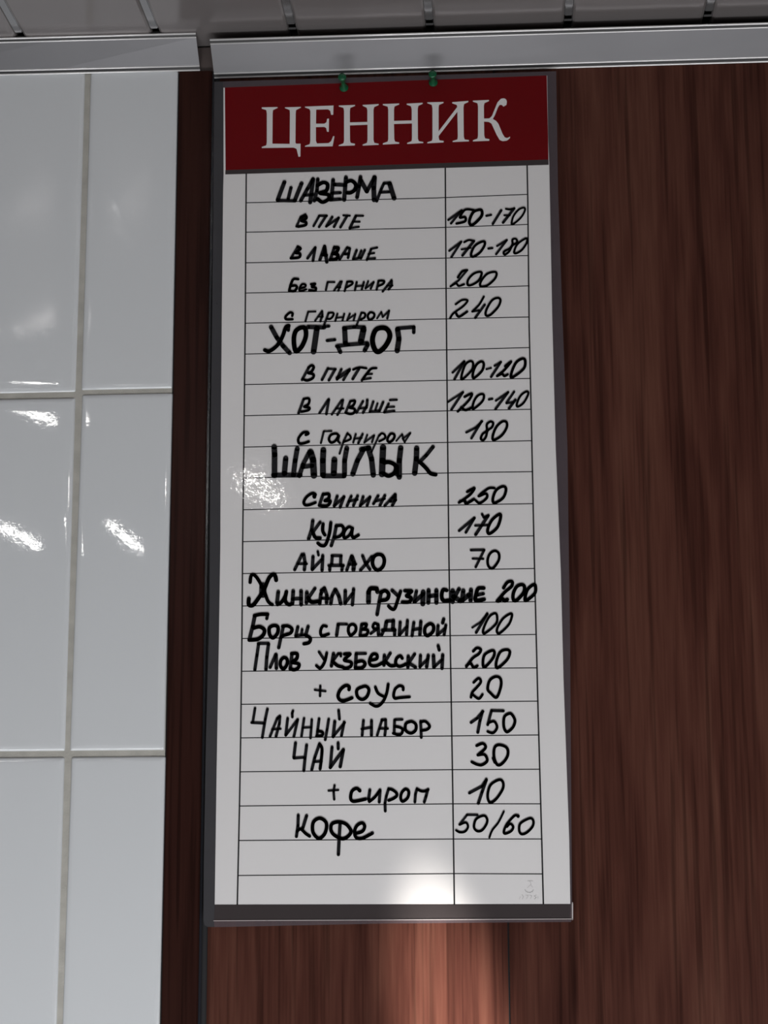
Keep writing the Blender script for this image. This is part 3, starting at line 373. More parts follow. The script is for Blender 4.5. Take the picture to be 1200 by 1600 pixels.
 ('handwritten_price', 's2.05 57.3,533.4 61.0,538.6 65.3,539.7;1.88 65.3,539.7 58.0,530.8 51.1,525.7;s1.88 51.1,525.7 55.8,528.2 57.9,525.9 62.6,527.3;c2.05 75.3,537.9 77.5,536.7 75.2,530.7 70.2,527.1 65.8,526.4 65.9,531.0 70.3,536.1;c2.05 88.3,537.6 90.0,535.6 88.2,531.2 82.3,526.0 76.6,525.1 76.6,529.2 81.8,535.8'),
 ('handwritten_price', 's1.88 55.2,509.8 60.6,513.4 65.3,512.9 61.3,507.8 53.3,502.0 50.4,497.6;s2.22 55.5,501.9 58.0,498.9 64.8,503.2;s1.88 79.0,516.0 74.9,509.0 69.1,503.1;1.88 69.1,503.1 74.9,504.1;2.22 79.6,508.9 71.5,497.5;c2.05 90.8,514.6 92.9,512.3 90.6,506.4 84.1,499.8 80.5,499.5 80.9,504.3 85.7,512.5'),
 ('handwritten_price', '2.05 52.0,450.4 61.8,459.8;2.22 61.8,459.8 53.4,444.4;c2.05 67.1,460.0 69.2,457.8 67.7,451.9 59.8,444.3 59.8,449.1 62.8,457.2;c2.22 76.4,459.5 78.1,456.8 76.2,451.0 69.4,445.2 69.1,450.4 72.1,457.0;1.71 80.2,452.7 84.1,453.7;1.88 87.0,455.5 92.3,458.7;2.22 92.3,458.7 84.0,446.0;s2.22 95.8,455.0 100.9,458.9 95.4,452.0 89.0,446.6;s2.22 89.0,446.6 93.2,448.4 95.0,446.5 97.8,447.9;c2.39 110.5,461.3 112.6,459.0 111.1,452.4 101.7,445.3 100.7,448.2 104.8,457.7'),
 ('handwritten_price', '1.88 47.8,425.1 60.4,433.3;2.22 60.4,433.3 50.6,418.4;s2.22 61.7,429.2 67.8,432.0 65.2,426.2 55.9,416.8;s2.22 58.8,420.4 62.3,417.8 67.3,419.9;c2.05 77.4,431.1 77.3,426.7 73.7,422.3 68.3,418.8 69.5,425.4 73.1,430.4;2.05 81.9,426.6 84.7,427.1;1.88 87.6,425.4 97.9,432.5;2.22 97.9,432.5 87.1,418.1;2.05 102.9,432.8 96.4,423.4;1.88 96.4,423.0 102.0,424.0;2.39 103.8,425.8 98.4,418.6;c1.88 113.5,432.9 114.5,430.3 110.5,423.1 105.5,419.9 105.2,423.2 108.5,429.7'),
 ('handwritten_price', '2.05 62.8,398.8 70.6,402.7 76.0,408.0;2.22 75.6,408.1 66.9,393.7;c2.05 82.7,407.6 85.1,406.4 84.0,402.8 80.4,399.9 79.0,394.9 76.8,392.0 74.7,393.1 76.2,397.1 79.7,400.0 79.8,405.1;c2.22 94.7,407.7 96.4,406.2 96.0,401.8 91.7,395.4 85.3,391.9 84.6,395.5 87.5,402.7 91.8,407.0'),
 ('handwritten_price', 's2.39 62.8,348.4 68.8,351.5 64.9,345.8 56.0,339.5;s2.56 57.1,340.6 60.6,341.2 62.0,338.7 68.4,342.2;s2.22 85.3,351.2 80.1,350.9 72.2,344.6 78.2,346.7 78.9,343.1 73.2,338.8 69.7,341.1;c2.39 92.4,352.5 94.8,350.0 92.2,342.8 85.1,338.7 83.8,342.3 86.7,349.4'),
 ('handwritten_price', '2.39 55.8,315.9 68.5,326.4;2.39 68.5,326.4 61.3,314.4;2.22 74.8,329.5 76.2,326.6 80.1,328.4;2.73 79.7,328.0 69.3,312.5;2.05 69.1,320.0 79.2,320.2;c2.56 89.2,329.3 89.8,325.7 86.9,317.9 80.5,313.0 79.2,316.6 82.8,324.4'),
 ('handwritten_price', '2.22 65.3,299.6 76.1,299.6;2.22 76.1,299.6 69.0,285.5;1.88 66.6,292.5 75.3,292.2;c2.22 84.8,298.7 87.9,296.6 87.8,290.9 82.9,284.3 79.4,286.1 78.8,291.7 81.0,296.7'),
 ('handwritten_price', '1.71 65.5,235.7 72.2,240.0 77.8,246.9;2.39 77.8,246.9 68.6,231.6;c2.05 84.0,247.2 85.7,244.7 84.6,238.4 75.5,230.9 74.5,234.4 79.1,244.1;c2.05 96.5,246.7 97.8,244.9 94.9,237.6 87.2,230.7 85.5,234.2 90.2,242.5'),
 ('handwritten_price', 's2.39 66.0,216.4 69.1,219.1 72.2,217.7 70.4,214.2 65.5,210.8 60.3,204.0;s2.39 60.3,204.7 63.8,206.7 66.1,203.2 69.2,204.6;c2.39 81.5,216.9 83.2,214.8 81.4,210.0 75.1,203.4 73.7,206.6 75.2,213.5;c2.39 93.2,217.4 95.6,215.3 93.1,209.1 85.4,202.6 84.4,207.1 87.7,215.4'),
 ('handwritten_price', 's2.22 66.0,191.1 70.1,194.5 71.8,191.4 68.0,186.6 64.8,183.2 63.7,179.1;s2.22 65.1,181.5 69.9,178.0 73.0,181.4;c2.39 83.9,195.7 87.6,194.0 87.9,187.8 84.3,178.9 79.6,182.4 77.2,185.8 79.0,192.7'),
 ('handwritten_price', '2.39 63.5,158.9 68.3,162.2 73.2,167.7;2.56 72.8,167.7 70.7,160.5 68.8,151.0;2.39 89.6,168.0 80.0,168.3;2.39 80.0,168.3 76.8,157.0;s2.22 77.1,158.4 82.0,159.7 84.3,154.9 81.1,150.5 76.7,151.6;c2.39 94.0,165.8 90.2,163.1 89.7,155.5 92.1,151.1 96.9,154.8 98.7,160.2 96.4,165.0'),
 ('handwritten_price', 's2.39 67.7,140.4 72.8,142.1 74.8,138.6 68.6,132.9;s2.39 68.6,132.9 74.0,133.2 76.0,128.4 71.9,125.1 67.8,125.5 63.7,127.5;c2.39 85.8,140.9 82.0,138.6 81.5,131.1 84.1,125.0 88.2,126.3 92.4,132.4 91.8,138.5;2.56 80.8,130.4 82.1,127.0'),
 ('handwritten_price', '2.39 61.4,102.9 71.6,108.2 75.1,113.6;2.56 75.1,113.2 71.6,103.8 68.4,94.7;c2.22 85.3,113.2 88.3,111.1 87.9,105.7 82.3,97.7 77.5,95.4 75.9,101.1 78.4,109.2'),
 ('handwritten_price', '1.88 67.6,85.6 59.4,85.7;1.88 59.4,85.7 53.2,78.1;s1.88 53.6,78.1 58.3,79.7 60.0,76.4 57.6,72.7 53.5,72.1 50.5,73.7;c2.05 72.3,85.0 75.0,83.0 74.9,78.9 71.1,73.6 67.1,73.0 64.7,76.3 66.5,82.3;s1.71 88.6,88.2 84.1,79.6 79.2,73.6 76.8,67.9;s2.05 100.1,84.5 97.0,84.8 90.8,78.2 88.4,72.8 89.3,70.8 94.1,72.8 95.8,76.1 93.5,78.5 90.8,76.2;2.73 99.7,84.7 99.8,84.3;c2.05 109.1,82.7 111.8,80.7 111.0,76.1 106.2,71.4 102.2,70.4 100.5,73.4 101.6,78.8'),
]
TITLE = [[(-110.44, 692.06), (-96.93, 691.88), (-96.55, 691.08), (-100.62, 689.23), (-100.96, 686.09), (-100.97, 658.24), (-85.96, 657.64), (-85.91, 685.64), (-86.15, 688.79), (-90.24, 690.65), (-90.25, 691.44), (-76.75, 691.42), (-76.38, 690.7), (-80.59, 688.62), (-80.94, 685.49), (-81.02, 658.83), (-80.42, 657.64), (-76.58, 657.52), (-76.67, 645.82), (-78.29, 645.64), (-80.03, 652.94), (-82.62, 654.19), (-110.1, 654.6), (-110.11, 655.61), (-106.28, 656.83), (-105.78, 659.55), (-106.01, 686.25), (-106.56, 689.42), (-110.43, 690.72)], [(-72.82, 690.75), (-72.82, 691.54), (-48.17, 691.8), (-48.38, 683.32), (-50.23, 683.22), (-50.97, 686.93), (-52.83, 688.41), (-63.18, 688.49), (-63.29, 675.53), (-56.12, 675.31), (-54.28, 676.43), (-53.55, 679.78), (-52.07, 679.9), (-52.2, 667.75), (-53.74, 667.8), (-54.49, 671.34), (-56.12, 672.33), (-63.35, 672.39), (-63.31, 659.87), (-62.35, 657.34), (-52.4, 657.36), (-50.19, 659.09), (-48.35, 663.73), (-47.25, 663.46), (-48.86, 654.37), (-72.66, 654.68), (-72.66, 655.46), (-68.61, 656.9), (-68.11, 660.01), (-68.21, 687.46), (-69.11, 689.22)], [(-43.59, 690.8), (-43.59, 691.66), (-29.55, 691.78), (-29.55, 690.84), (-33.61, 689.16), (-33.98, 686.42), (-33.98, 675.82), (-18.88, 675.76), (-18.85, 686.74), (-19.44, 688.96), (-22.9, 690.79), (-22.9, 691.58), (-9.1, 691.94), (-9.1, 691.0), (-12.94, 689.31), (-13.54, 686.58), (-13.62, 659.19), (-12.89, 656.44), (-9.23, 655.55), (-9.23, 654.54), (-22.96, 654.24), (-22.96, 655.17), (-19.29, 656.63), (-18.77, 659.34), (-18.73, 673.25), (-33.99, 673.08), (-33.84, 659.0), (-33.26, 657.03), (-29.58, 656.15), (-29.73, 654.59), (-43.56, 654.45), (-43.56, 655.23), (-39.51, 656.83), (-39.0, 659.15), (-39.0, 686.57), (-39.52, 689.34)], [(-5.42, 690.89), (-5.41, 691.83), (8.66, 691.95), (8.66, 691.0), (4.6, 689.32), (4.14, 686.43), (4.09, 676.01), (19.38, 676.02), (19.45, 686.36), (18.73, 689.12), (15.21, 690.57), (15.22, 691.59), (28.91, 691.95), (28.9, 690.93), (25.21, 689.32), (24.6, 686.59), (24.54, 659.23), (25.25, 656.88), (29.13, 655.98), (29.12, 655.05), (15.34, 654.6), (15.35, 655.61), (19.1, 657.06), (19.48, 659.38), (19.58, 673.27), (4.07, 673.27), (4.22, 659.44), (4.95, 657.08), (8.46, 656.2), (8.46, 655.03), (-5.56, 654.67), (-5.55, 655.83), (-1.44, 657.27), (-0.91, 659.59), (-0.79, 686.58), (-1.3, 689.34)], [(32.95, 691.43), (32.95, 692.22), (46.84, 692.18), (46.83, 691.16), (43.0, 689.56), (42.6, 686.82), (42.39, 665.33), (58.6, 687.12), (58.26, 689.09), (54.39, 690.62), (54.4, 691.72), (68.21, 692.47), (68.19, 691.45), (64.5, 689.68), (64.02, 686.56), (63.91, 660.02), (64.61, 657.28), (68.25, 656.62), (68.24, 655.46), (54.36, 655.24), (54.37, 656.18), (58.4, 657.46), (58.8, 660.17), (58.7, 682.81), (42.35, 661.05), (42.48, 659.09), (43.04, 657.13), (46.69, 656.48), (46.53, 655.09), (32.63, 654.72), (32.64, 655.65), (36.6, 656.93), (37.06, 659.25), (37.31, 686.59), (36.75, 689.75)], [(72.16, 691.64), (72.17, 692.58), (85.95, 692.78), (85.93, 691.76), (82.1, 690.08), (81.48, 687.59), (81.45, 675.86), (86.06, 675.88), (88.28, 678.0), (93.23, 690.36), (96.21, 693.56), (98.05, 693.9), (99.51, 693.7), (100.74, 692.64), (101.29, 690.9), (100.87, 687.78), (98.29, 686.29), (96.85, 687.9), (95.03, 687.96), (93.52, 685.66), (90.85, 678.7), (88.97, 675.25), (91.5, 673.61), (93.65, 670.82), (97.14, 661.37), (98.91, 658.21), (100.72, 657.53), (102.19, 657.96), (103.29, 658.86), (103.49, 657.68), (102.16, 656.17), (100.32, 655.06), (97.03, 654.77), (94.5, 656.01), (92.03, 660.74), (87.81, 670.99), (85.64, 672.62), (81.41, 673.13), (81.44, 660.28), (82.14, 657.77), (85.77, 656.89), (85.6, 655.49), (71.66, 655.28), (71.68, 656.29), (75.57, 657.73), (76.12, 660.44), (76.49, 686.96), (76.02, 690.11)]]
ROWS = [[(-123.48, 605.05), (38.89, 605.03), (116.93, 606.11)], [(-123.19, 578.49), (38.64, 578.33), (117.23, 579.24)], [(-122.89, 551.07), (47.04, 551.09), (117.23, 551.59)], [(-123.15, 524.2), (47.3, 524.24), (117.25, 524.81)], [(-122.86, 497.49), (47.01, 497.48), (116.72, 497.55)], [(-122.83, 470.47), (47.26, 470.38), (116.73, 470.92)], [(-122.81, 443.85), (46.98, 444.04), (116.74, 444.24)], [(-122.78, 416.86), (46.7, 417.76), (116.75, 417.69)], [(-122.75, 389.88), (46.94, 390.77), (116.75, 390.88)], [(-123.0, 363.37), (46.92, 364.84), (116.76, 364.69)], [(-122.7, 336.55), (46.89, 337.64), (116.75, 337.77)], [(-122.67, 309.7), (47.12, 310.51), (116.74, 310.87)], [(-122.63, 282.98), (47.35, 283.52), (116.72, 283.79)], [(-122.59, 256.02), (47.05, 256.41), (117.21, 256.53)], [(-122.56, 229.25), (47.28, 229.49), (117.18, 229.67)], [(-122.52, 202.35), (47.76, 202.75), (117.4, 202.49)], [(-122.47, 175.53), (47.97, 175.64), (117.63, 175.66)], [(-122.43, 148.39), (47.92, 148.41), (117.59, 148.61)], [(-122.64, 121.19), (48.13, 121.54), (118.04, 121.34)], [(-122.84, 93.98), (48.34, 94.55), (117.99, 94.07)], [(-123.3, 66.72), (48.53, 66.9), (118.18, 66.51)], [(-123.5, 39.25), (48.48, 39.96), (118.37, 39.39)]]
COLS = [[(-123.32, 631.49), (-122.75, 497.6), (-122.75, 389.17), (-122.8, 307.76), (-122.54, 228.04), (-122.65, 144.79), (-123.04, 88.61), (-123.85, 16.81)], [(47.78, 631.6), (47.3, 524.64), (47.18, 413.36), (47.17, 305.17), (47.41, 241.69), (47.84, 163.8), (48.17, 102.63), (48.45, 16.18)], [(117.49, 631.93), (117.46, 599.67), (116.45, 489.35), (116.69, 414.73), (116.76, 312.1), (116.95, 253.91), (117.32, 173.4), (117.8, 109.7), (118.18, 62.02), (118.39, 16.41)]]
PAPER = [(-144.21, 711.34), (136.3, 713.74), (135.91, 656.92), (136.35, 631.97), (135.89, 494.49), (136.26, 384.38), (137.26, 330.46), (138.13, 279.41), (138.28, 193.78), (139.32, 107.02), (139.84, 66.88), (139.54, 16.09), (-141.91, 16.62), (-141.88, 124.42), (-141.49, 228.26), (-141.37, 308.05), (-142.2, 389.53), (-142.79, 500.88), (-143.16, 615.46), (-142.98, 631.17)]
HEADER = [(-142.93, 711.6), (-142.1, 712.46), (135.93, 714.05), (135.75, 637.02), (-141.26, 635.33)]
BAND = [(-141.43, 635.33), (135.75, 637.02), (135.81, 632.22), (-141.49, 631.36)]
BAND_BOT = [(-141.91, 16.77), (139.44, 16.19), (138.9, 4.05), (-142.25, 4.7)]
FILM = [(-152.13, 716.95), (144.07, 717.33), (143.24, 607.57), (144.42, 494.29), (145.94, 384.2), (144.87, 287.77), (144.3, 224.81), (141.65, 66.87), (140.66, 4.54), (139.61, 2.34), (-7.22, 1.56), (-136.81, -0.77), (-147.55, -0.64), (-149.87, 1.0), (-150.69, 4.48), (-151.11, 48.4), (-150.85, 150.19), (-149.52, 254.78), (-150.71, 389.69), (-150.97, 501.07), (-151.52, 615.69)]
LEFT_MARGIN = [(-152.13, 716.95), (-144.29, 716.94), (-144.21, 711.34), (-142.98, 631.17), (-143.16, 615.46), (-142.79, 500.88), (-142.2, 389.53), (-141.37, 308.05), (-141.49, 228.26), (-141.88, 124.42), (-141.91, 16.62), (-142.25, 4.7), (-141.92, -0.71), (-147.55, -0.64), (-149.87, 1.0), (-150.69, 4.48), (-151.11, 48.4), (-150.85, 150.19), (-149.52, 254.78), (-150.71, 389.69), (-150.97, 501.07), (-151.52, 615.69)]
FOOT_MARGIN = [(-142.25, 4.65), (138.9, 4.01), (139.61, 2.34), (-7.22, 1.56), (-136.81, -0.77), (-141.92, -0.71)]
RIGHT_MARGIN = [(136.38, 717.28), (144.07, 717.33), (143.24, 607.57), (144.42, 494.29), (145.94, 384.2), (144.87, 287.77), (144.3, 224.81), (141.65, 66.87), (140.66, 4.54), (139.61, 2.34), (138.9, 4.01), (139.54, 16.09), (139.84, 66.88), (139.32, 107.02), (138.28, 193.78), (138.13, 279.41), (137.26, 330.46), (136.26, 384.38), (135.89, 494.49), (136.35, 631.97), (135.91, 656.92), (136.3, 713.74)]
TOP_MARGIN = [(-144.29, 716.94), (136.38, 717.28), (136.3, 713.74), (-144.21, 711.34)]
MARK = [(0.45, [(106.5, 34.08), (110.21, 34.06)]), (0.3, [(108.03, 33.97), (109.18, 31.55), (106.02, 28.78)]), (0.3, [(108.62, 31.02), (110.22, 29.13)]), (0.55, [(104.19, 27.18), (105.04, 25.89), (106.49, 25.24), (108.13, 25.13), (109.77, 25.76), (110.72, 27.04)]), (0.35, [(99.59, 20.08), (100.44, 21.95)]), (0.4, [(101.83, 23.28), (102.89, 21.94), (102.04, 20.07)]), (0.35, [(104.82, 23.0), (106.72, 22.88), (105.31, 20.32)]), (0.35, [(107.81, 22.99), (109.43, 22.45), (108.3, 20.31)]), (0.4, [(112.99, 23.07), (111.34, 22.33), (112.95, 21.1), (111.56, 20.03)]), (0.3, [(114.32, 21.89), (114.29, 20.4)])]
GLINT_LAMPS = [(-0.2329, -1.0, 2.1481, 0.611, 'added unseen bulb for the laminate glint, the rightmost'), (-0.4284, -1.0, 2.088, 0.611, 'added unseen bulb for a tile glint, the middle one'), (-0.5693, -1.0, 2.0875, 0.559, 'added unseen bulb for a tile glint, the leftmost'), (-0.5546, -1.0, 2.2688, 0.314, 'added unseen bulb for a tile glint, close under the ceiling, nearly level')]

# ------------------------------------------------------------------ the room
def slab(name, x0, x1, y0, y1, z0, z1, m):
    bm = bmesh.new(); box(bm, x0, x1, y0, y1, z0, z1)
    return struct(obj(name, bm, m))

wall = slab('wall_front', XL, XR, 0.0035, 0.12, 0.0, CEIL + 0.04, M['grout'])
slab('floor', XL, XR, YB, 0.12, -0.08, 0.0, M['floor'])
slab('wall_left', XL - 0.1, XL, YB, 0.12, 0.0, CEIL + 0.04, M['render'])
slab('wall_right', XR, XR + 0.1, YB, 0.12, 0.0, CEIL + 0.04, M['render'])
# the back wall has a wide low window opening in it
bm = bmesh.new()
box(bm, XL, XR, YB - 0.12, YB, 0.0, 0.25); box(bm, XL, XR, YB - 0.12, YB, 1.02, CEIL + 0.04)
box(bm, XL, -1.05, YB - 0.12, YB, 0.25, 1.02); box(bm, 1.05, XR, YB - 0.12, YB, 0.25, 1.02)
struct(obj('wall_back', bm, M['render']))

# glazed wall tiles: every tile its own quad, softly rounded to the joints
def tile(x0, x1, z0, z1, dx=0.0, tilt=(0.0, 0.0)):
    cx, cz = (x0 + x1) / 2, (z0 + z1) / 2
    hx, hz = (x1 - x0) / 2, (z1 - z0) / 2
    bm = bmesh.new()
    rings = []
    # (inset from the edge, depth behind the face)
    for ins, dep in ((0.0, 0.0040), (0.0, 0.0016), (0.0006, 0.0007), (0.0016, 0.0002), (0.0045, 0.00005), (0.012, 0.0)):
        ring = []
        cr = 0.0012 + ins * 0.2
        for sx, sz, a0 in ((1, 1, 0), (-1, 1, 90), (-1, -1, 180), (1, -1, 270)):
            for k in range(4):
                a = math.radians(a0 + k * 30)
                px = sx * (hx - ins - cr) + cr * math.cos(a)
                pz = sz * (hz - ins - cr) + cr * math.sin(a)
                y = dep + px * tilt[0] + pz * tilt[1]
                ring.append(bm.verts.new((px + dx * pz / hz, y, pz)))
        rings.append(ring)
    n = len(rings[0])
    for a, b in zip(rings, rings[1:]):
        for i in range(n):
            bm.faces.new((a[i], a[(i + 1) % n], b[(i + 1) % n], b[i]))
    bm.faces.new(rings[-1])
    o = obj('tile', bm, M['tile'], wall, (cx, 0.0, cz))
    shade(o)
    return o

TX = [(-0.1856, -0.2633, 0.0007), (-0.2683, -0.4665, 0.0), (-0.4710, -0.6690, 0.0), (-0.6735, -0.8715, 0.0),
      (-0.8760, -1.0740, 0.0), (-1.0785, -1.2765, 0.0), (-1.2810, -1.4490, 0.0)]
for c, (x1, x0, dx) in enumerate(TX):
    z1 = CEIL - 0.002
    z0 = 2.0180 + (0.0016 if c == 0 else 0.0)
    k = 0
    while z0 > 0 or k == 0:
        t = (random.uniform(-.0015, .0015), random.uniform(-.0015, .0015))
        if c < 2: t = {(0, 0): (0.001, 0.0), (1, 0): (0.001, -0.002), (0, 1): (-0.001, 0.001), (1, 1): (0.001, 0.0)}.get((c, k), t)
        tile(x0, x1, max(z0, 0.002), z1, dx if k else 0.0, t)
        if z0 <= 0.002: break
        z1 = z0 - 0.0052 + (0.001 if c == 0 and k == 0 else 0.0)
        z0 = (1.7150 if k == 0 else z0 - 0.3025)
        k += 1
        if k > 9: break

# brown wood-look boards
def board(x0, x1, name='board', m='wood', z1=None, y=0.0):
    bm = bmesh.new()
    box(bm, -(x1 - x0) / 2, (x1 - x0) / 2, 0.0, 0.0028 - y, -1.15, (z1 or CEIL - 0.004) - 1.152)
    bmesh.ops.bevel(bm, geom=[e for e in bm.edges if abs(e.verts[0].co.z - e.verts[1].co.z) > 1 and e.verts[0].co.y < 0.001],
                    offset=0.0007, segments=2, affect='EDGES')
    return obj(name, bm, M[m], wall, ((x0 + x1) / 2, y, 1.152))
board(-0.1486, 0.0899)
board(0.0912, 0.3300)
for i in range(5):
    board(0.3313 + i * 0.2401, 0.3313 + i * 0.2401 + 0.2388)

bm = bmesh.new(); box(bm, -0.148, XR - 0.002, 0.0029, 0.0036, 0.002, CEIL - 0.004)
obj('board_backing', bm, M['black'], wall)

bm = bmesh.new(); box(bm, XL + 0.001, -0.1857, 0.0017, 0.0036, 0.002, CEIL - 0.002)
obj('grout_bed', bm, M['grout'], wall)

# dark post strip between the tiles and the boards, with its black seam
t1 = empty('trim_1', (-0.17, 0.0, 0.0)); struct(t1)
bm = bmesh.new(); box(bm, -0.0143, 0.0147, -0.0015, 0.0034, 0.0, 2.3055)
bmesh.ops.bevel(bm, geom=[e for e in bm.edges if abs(e.verts[0].co.z - e.verts[1].co.z) > 1 and e.verts[0].co.y < 0], offset=0.0008, segments=2, affect='EDGES')
obj('post_strip', bm, M['wood_dark'], t1)
bm = bmesh.new(); box(bm, 0.0149, 0.0168, 0.0, 0.0034, 0.0, 2.3055)
obj('seam_strip', bm, M['plastic_seam'], t1)
bm = bmesh.new(); box(bm, 0.0168, 0.0214, 0.0026, 0.0034, 0.0, 2.3055); box(bm, -0.0156, -0.0143, 0.0026, 0.0034, 0.0, 2.3055)
obj('seam_gap', bm, M['black'], t1)
bm = bmesh.new(); box(bm, -0.0160, 0.0214, 0.0012, 0.0034, 2.3060, CEIL - 0.0008)
obj('top_plate', bm, simple('plate_brown', (0.105, 0.082, 0.078), 0.5), t1)

# ------------------------------------------------------------------ aluminium cornices
def cornice(name, ends, label=None):
    """ends: two (x, z_bottom, z_top, depth)"""
    root = empty(name, ((ends[0][0] + ends[1][0]) / 2, 0.0, ends[0][1])); struct(root)
    steps = [[ends[0][i] + (ends[1][i] - ends[0][i]) * k / 10 for i in range(4)] for k in range(11)]
    def skin(bm, rs):
        n = len(rs[0])
        for a, b in zip(rs, rs[1:]):
            for i in range(n):
                j = (i + 1) % n
                bm.faces.new((a[i], a[j], b[j], b[i]))
        bm.faces.new(rs[0]); bm.faces.new(rs[-1][::-1])
    def loft(nm, prof, m, sm=False):
        bm = bmesh.new(); rs = []
        for x, zb, zt, dp in steps:
            rs.append([bm.verts.new((x - root.location.x, -(u * dp) - off * 0.66, zb + v * (zt - zb) - off * 0.75 - root.location.z)) for u, v, off in prof])
        skin(bm, rs)
        o = obj(nm, bm, M[m], root)
        return o
    # u = 0 wall .. 1 front edge ; v = 0 bottom .. 1 top ; off = bulge off the sloping face
    loft('face', [(0.13, 0.13, 0.0), (0.90, 0.87, 0.0), (0.90, 0.87, -0.0012), (0.13, 0.13, -0.0012)], 'alu')
    loft('groove_shade', [(0.02, 0.03, -0.0002), (0.14, 0.14, -0.0002), (0.14, 0.14, -0.0012), (0.02, 0.03, -0.0012)], 'groove_shade')
    loft('groove_shade', [(0.89, 0.86, -0.0002), (0.985, 0.95, -0.0002), (0.985, 0.95, -0.0012), (0.89, 0.86, -0.0012)], 'groove_shade')
    def ridge(c, r):
        bm = bmesh.new(); rs = []
        for x, zb, zt, dp in steps:
            rs.append([bm.verts.new((x - root.location.x, -(c[0] * dp) + r * math.cos(a * math.pi / 4), zb + c[1] * (zt - zb) + r * math.sin(a * math.pi / 4) - root.location.z)) for a in range(8)])
        skin(bm, rs)
        o = obj('ridge', bm, M['alu_glint'], root); shade(o)
    ridge((0.985, 0.965), 0.00095)
    ridge((0.895, 0.865), 0.0007)
    ridge((0.150, 0.150), 0.0009)
    ridge((0.045, 0.040), 0.0009)
    return root

cornice('trim_2', [(XL + 0.005, 2.3140, CEIL - 0.0003, 0.040), (-0.1660, 2.3057, CEIL - 0.0003, 0.0277)])
cornice('trim_3', [(-0.1532, 2.2980, 2.3218, 0.0300), (XR - 0.005, 2.2974, 2.3210, 0.0262)])

# ------------------------------------------------------------------ ceiling of long metal panels with bright inserts
ceil = slab('ceiling', XL, XR, YB, 0.12, CEIL + 0.012, CEIL + 0.05, M['black'])
bm = bmesh.new()
Wp, gap = 0.1185, 0.0062
hw = (Wp - gap) / 2
prof = [(-hw, 0.0105), (-hw, 0.0030), (-hw + 0.0008, 0.0012), (-hw + 0.0026, 0.0002), (-hw + 0.0050, 0.0)]
prof = prof + [(-x, z) for x, z in prof[::-1]]
for i, y in enumerate((0.0, YB)):
    for x, z in prof: bm.verts.new((x, y, z))
bm.verts.ensure_lookup_table()
n = len(prof)
for i in range(n):
    j = (i + 1) % n
    bm.faces.new((bm.verts[i], bm.verts[j], bm.verts[n + j], bm.verts[n + i]))
bm.faces.new(bm.verts[:n]); bm.faces.new(bm.verts[n:][::-1])
p0 = None
bi = bmesh.new()
box(bi, -gap / 2 - 0.0002, gap / 2 + 0.0002, YB, -0.0335, 0.0016, 0.0030)
bmesh.ops.bevel(bi, geom=[e for e in bi.edges if abs(e.verts[0].co.y - e.verts[1].co.y) > 1 and e.verts[0].co.z < 0.002], offset=0.0006, segments=2, affect='EDGES')
bc = bmesh.new()
box(bc, -gap / 2 - 0.0002, gap / 2 + 0.0002, -0.0262, -0.0240, 0.0012, 0.0022)
x = -0.3195 - Wp * 9
first = True
while x < XR:
    cx = x + Wp / 2
    if cx - hw > XL and cx + hw < XR + 0.08:
        if first:
            p0 = obj('ceiling_panel', bm, M['ceiling'], ceil, (cx, 0, CEIL))
            s0 = obj('insert_strip', bi, M['chrome'], ceil, (x, 0, CEIL))
            k0 = obj('insert_clip', bc, M['chrome'], ceil, (x, 0, CEIL))
            first = False
        else:
            for src, xx in ((p0, cx), (s0, x), (k0, x)):
                c = src.copy(); C.objects.link(c); c.parent = ceil; c.location = (xx, 0, CEIL)
    x += Wp

# ------------------------------------------------------------------ the price list
sign = empty('price_list', (0.0, -0.008, 1.575))
sign['label'] = 'laminated white price list with red printed title and handwritten black menu, pinned to brown boards'
sign['category'] = 'price list'
def flat(name, pts, y0, y1, m, parent=sign):
    bm = bmesh.new(); prism(bm, mm(pts), y0, y1)
    return obj(name, bm, M[m], parent)
# local y: 0 is the face of the paper, negative comes towards the viewer
paper = flat('paper_sheet', PAPER, 0.0006, 0.0, 'paper')
hd = flat('title_band', HEADER, 0.0, -0.00006, 'red')
for name, t in zip(('letter',) * 6, TITLE):
    flat('title_letter', t, -0.00006, -0.00014, 'paper', hd)
flat('black_stripe', BAND, 0.0, -0.00006, 'band')
flat('bottom_stripe', BAND_BOT, 0.0005, 0.0, 'band')
for name, src, wd in (('column_line', COLS, 0.00125), ('row_line', ROWS, 0.00080)):
    for r in src:
        bm = bmesh.new(); stroke(bm, mm(r), wd, -0.00008)
        obj(name, bm, M['print'], paper)
# faint maker's mark printed in the last cell
bm = bmesh.new()
for w_, pts in MARK: stroke(bm, mm(pts), w_ / 1000, -0.00008)
o = obj('faint_mark', bm, M['mark'], paper); o['label'] = 'faint grey printed emblem in the last cell'
# clear film, open at the edges
fl = flat('film_sleeve', FILM, -0.00030, -0.00055, 'film')
fl['label'] = 'clear glossy laminate with wide margins'
bm = bmesh.new()
E1 = mm([(-142.6, 4.1), (-100, 4.2), (0, 4.3), (140.5, 4.6)])
stroke(bm, E1, 0.0005, -0.00062)
stroke(bm, mm([(140.9, 4.3), (141.2, 17.0)]), 0.0009, -0.00062)
o = obj('film_crease', bm, M['pale_edge'], sign)  # pale lines along the foot and lower right edge of the film
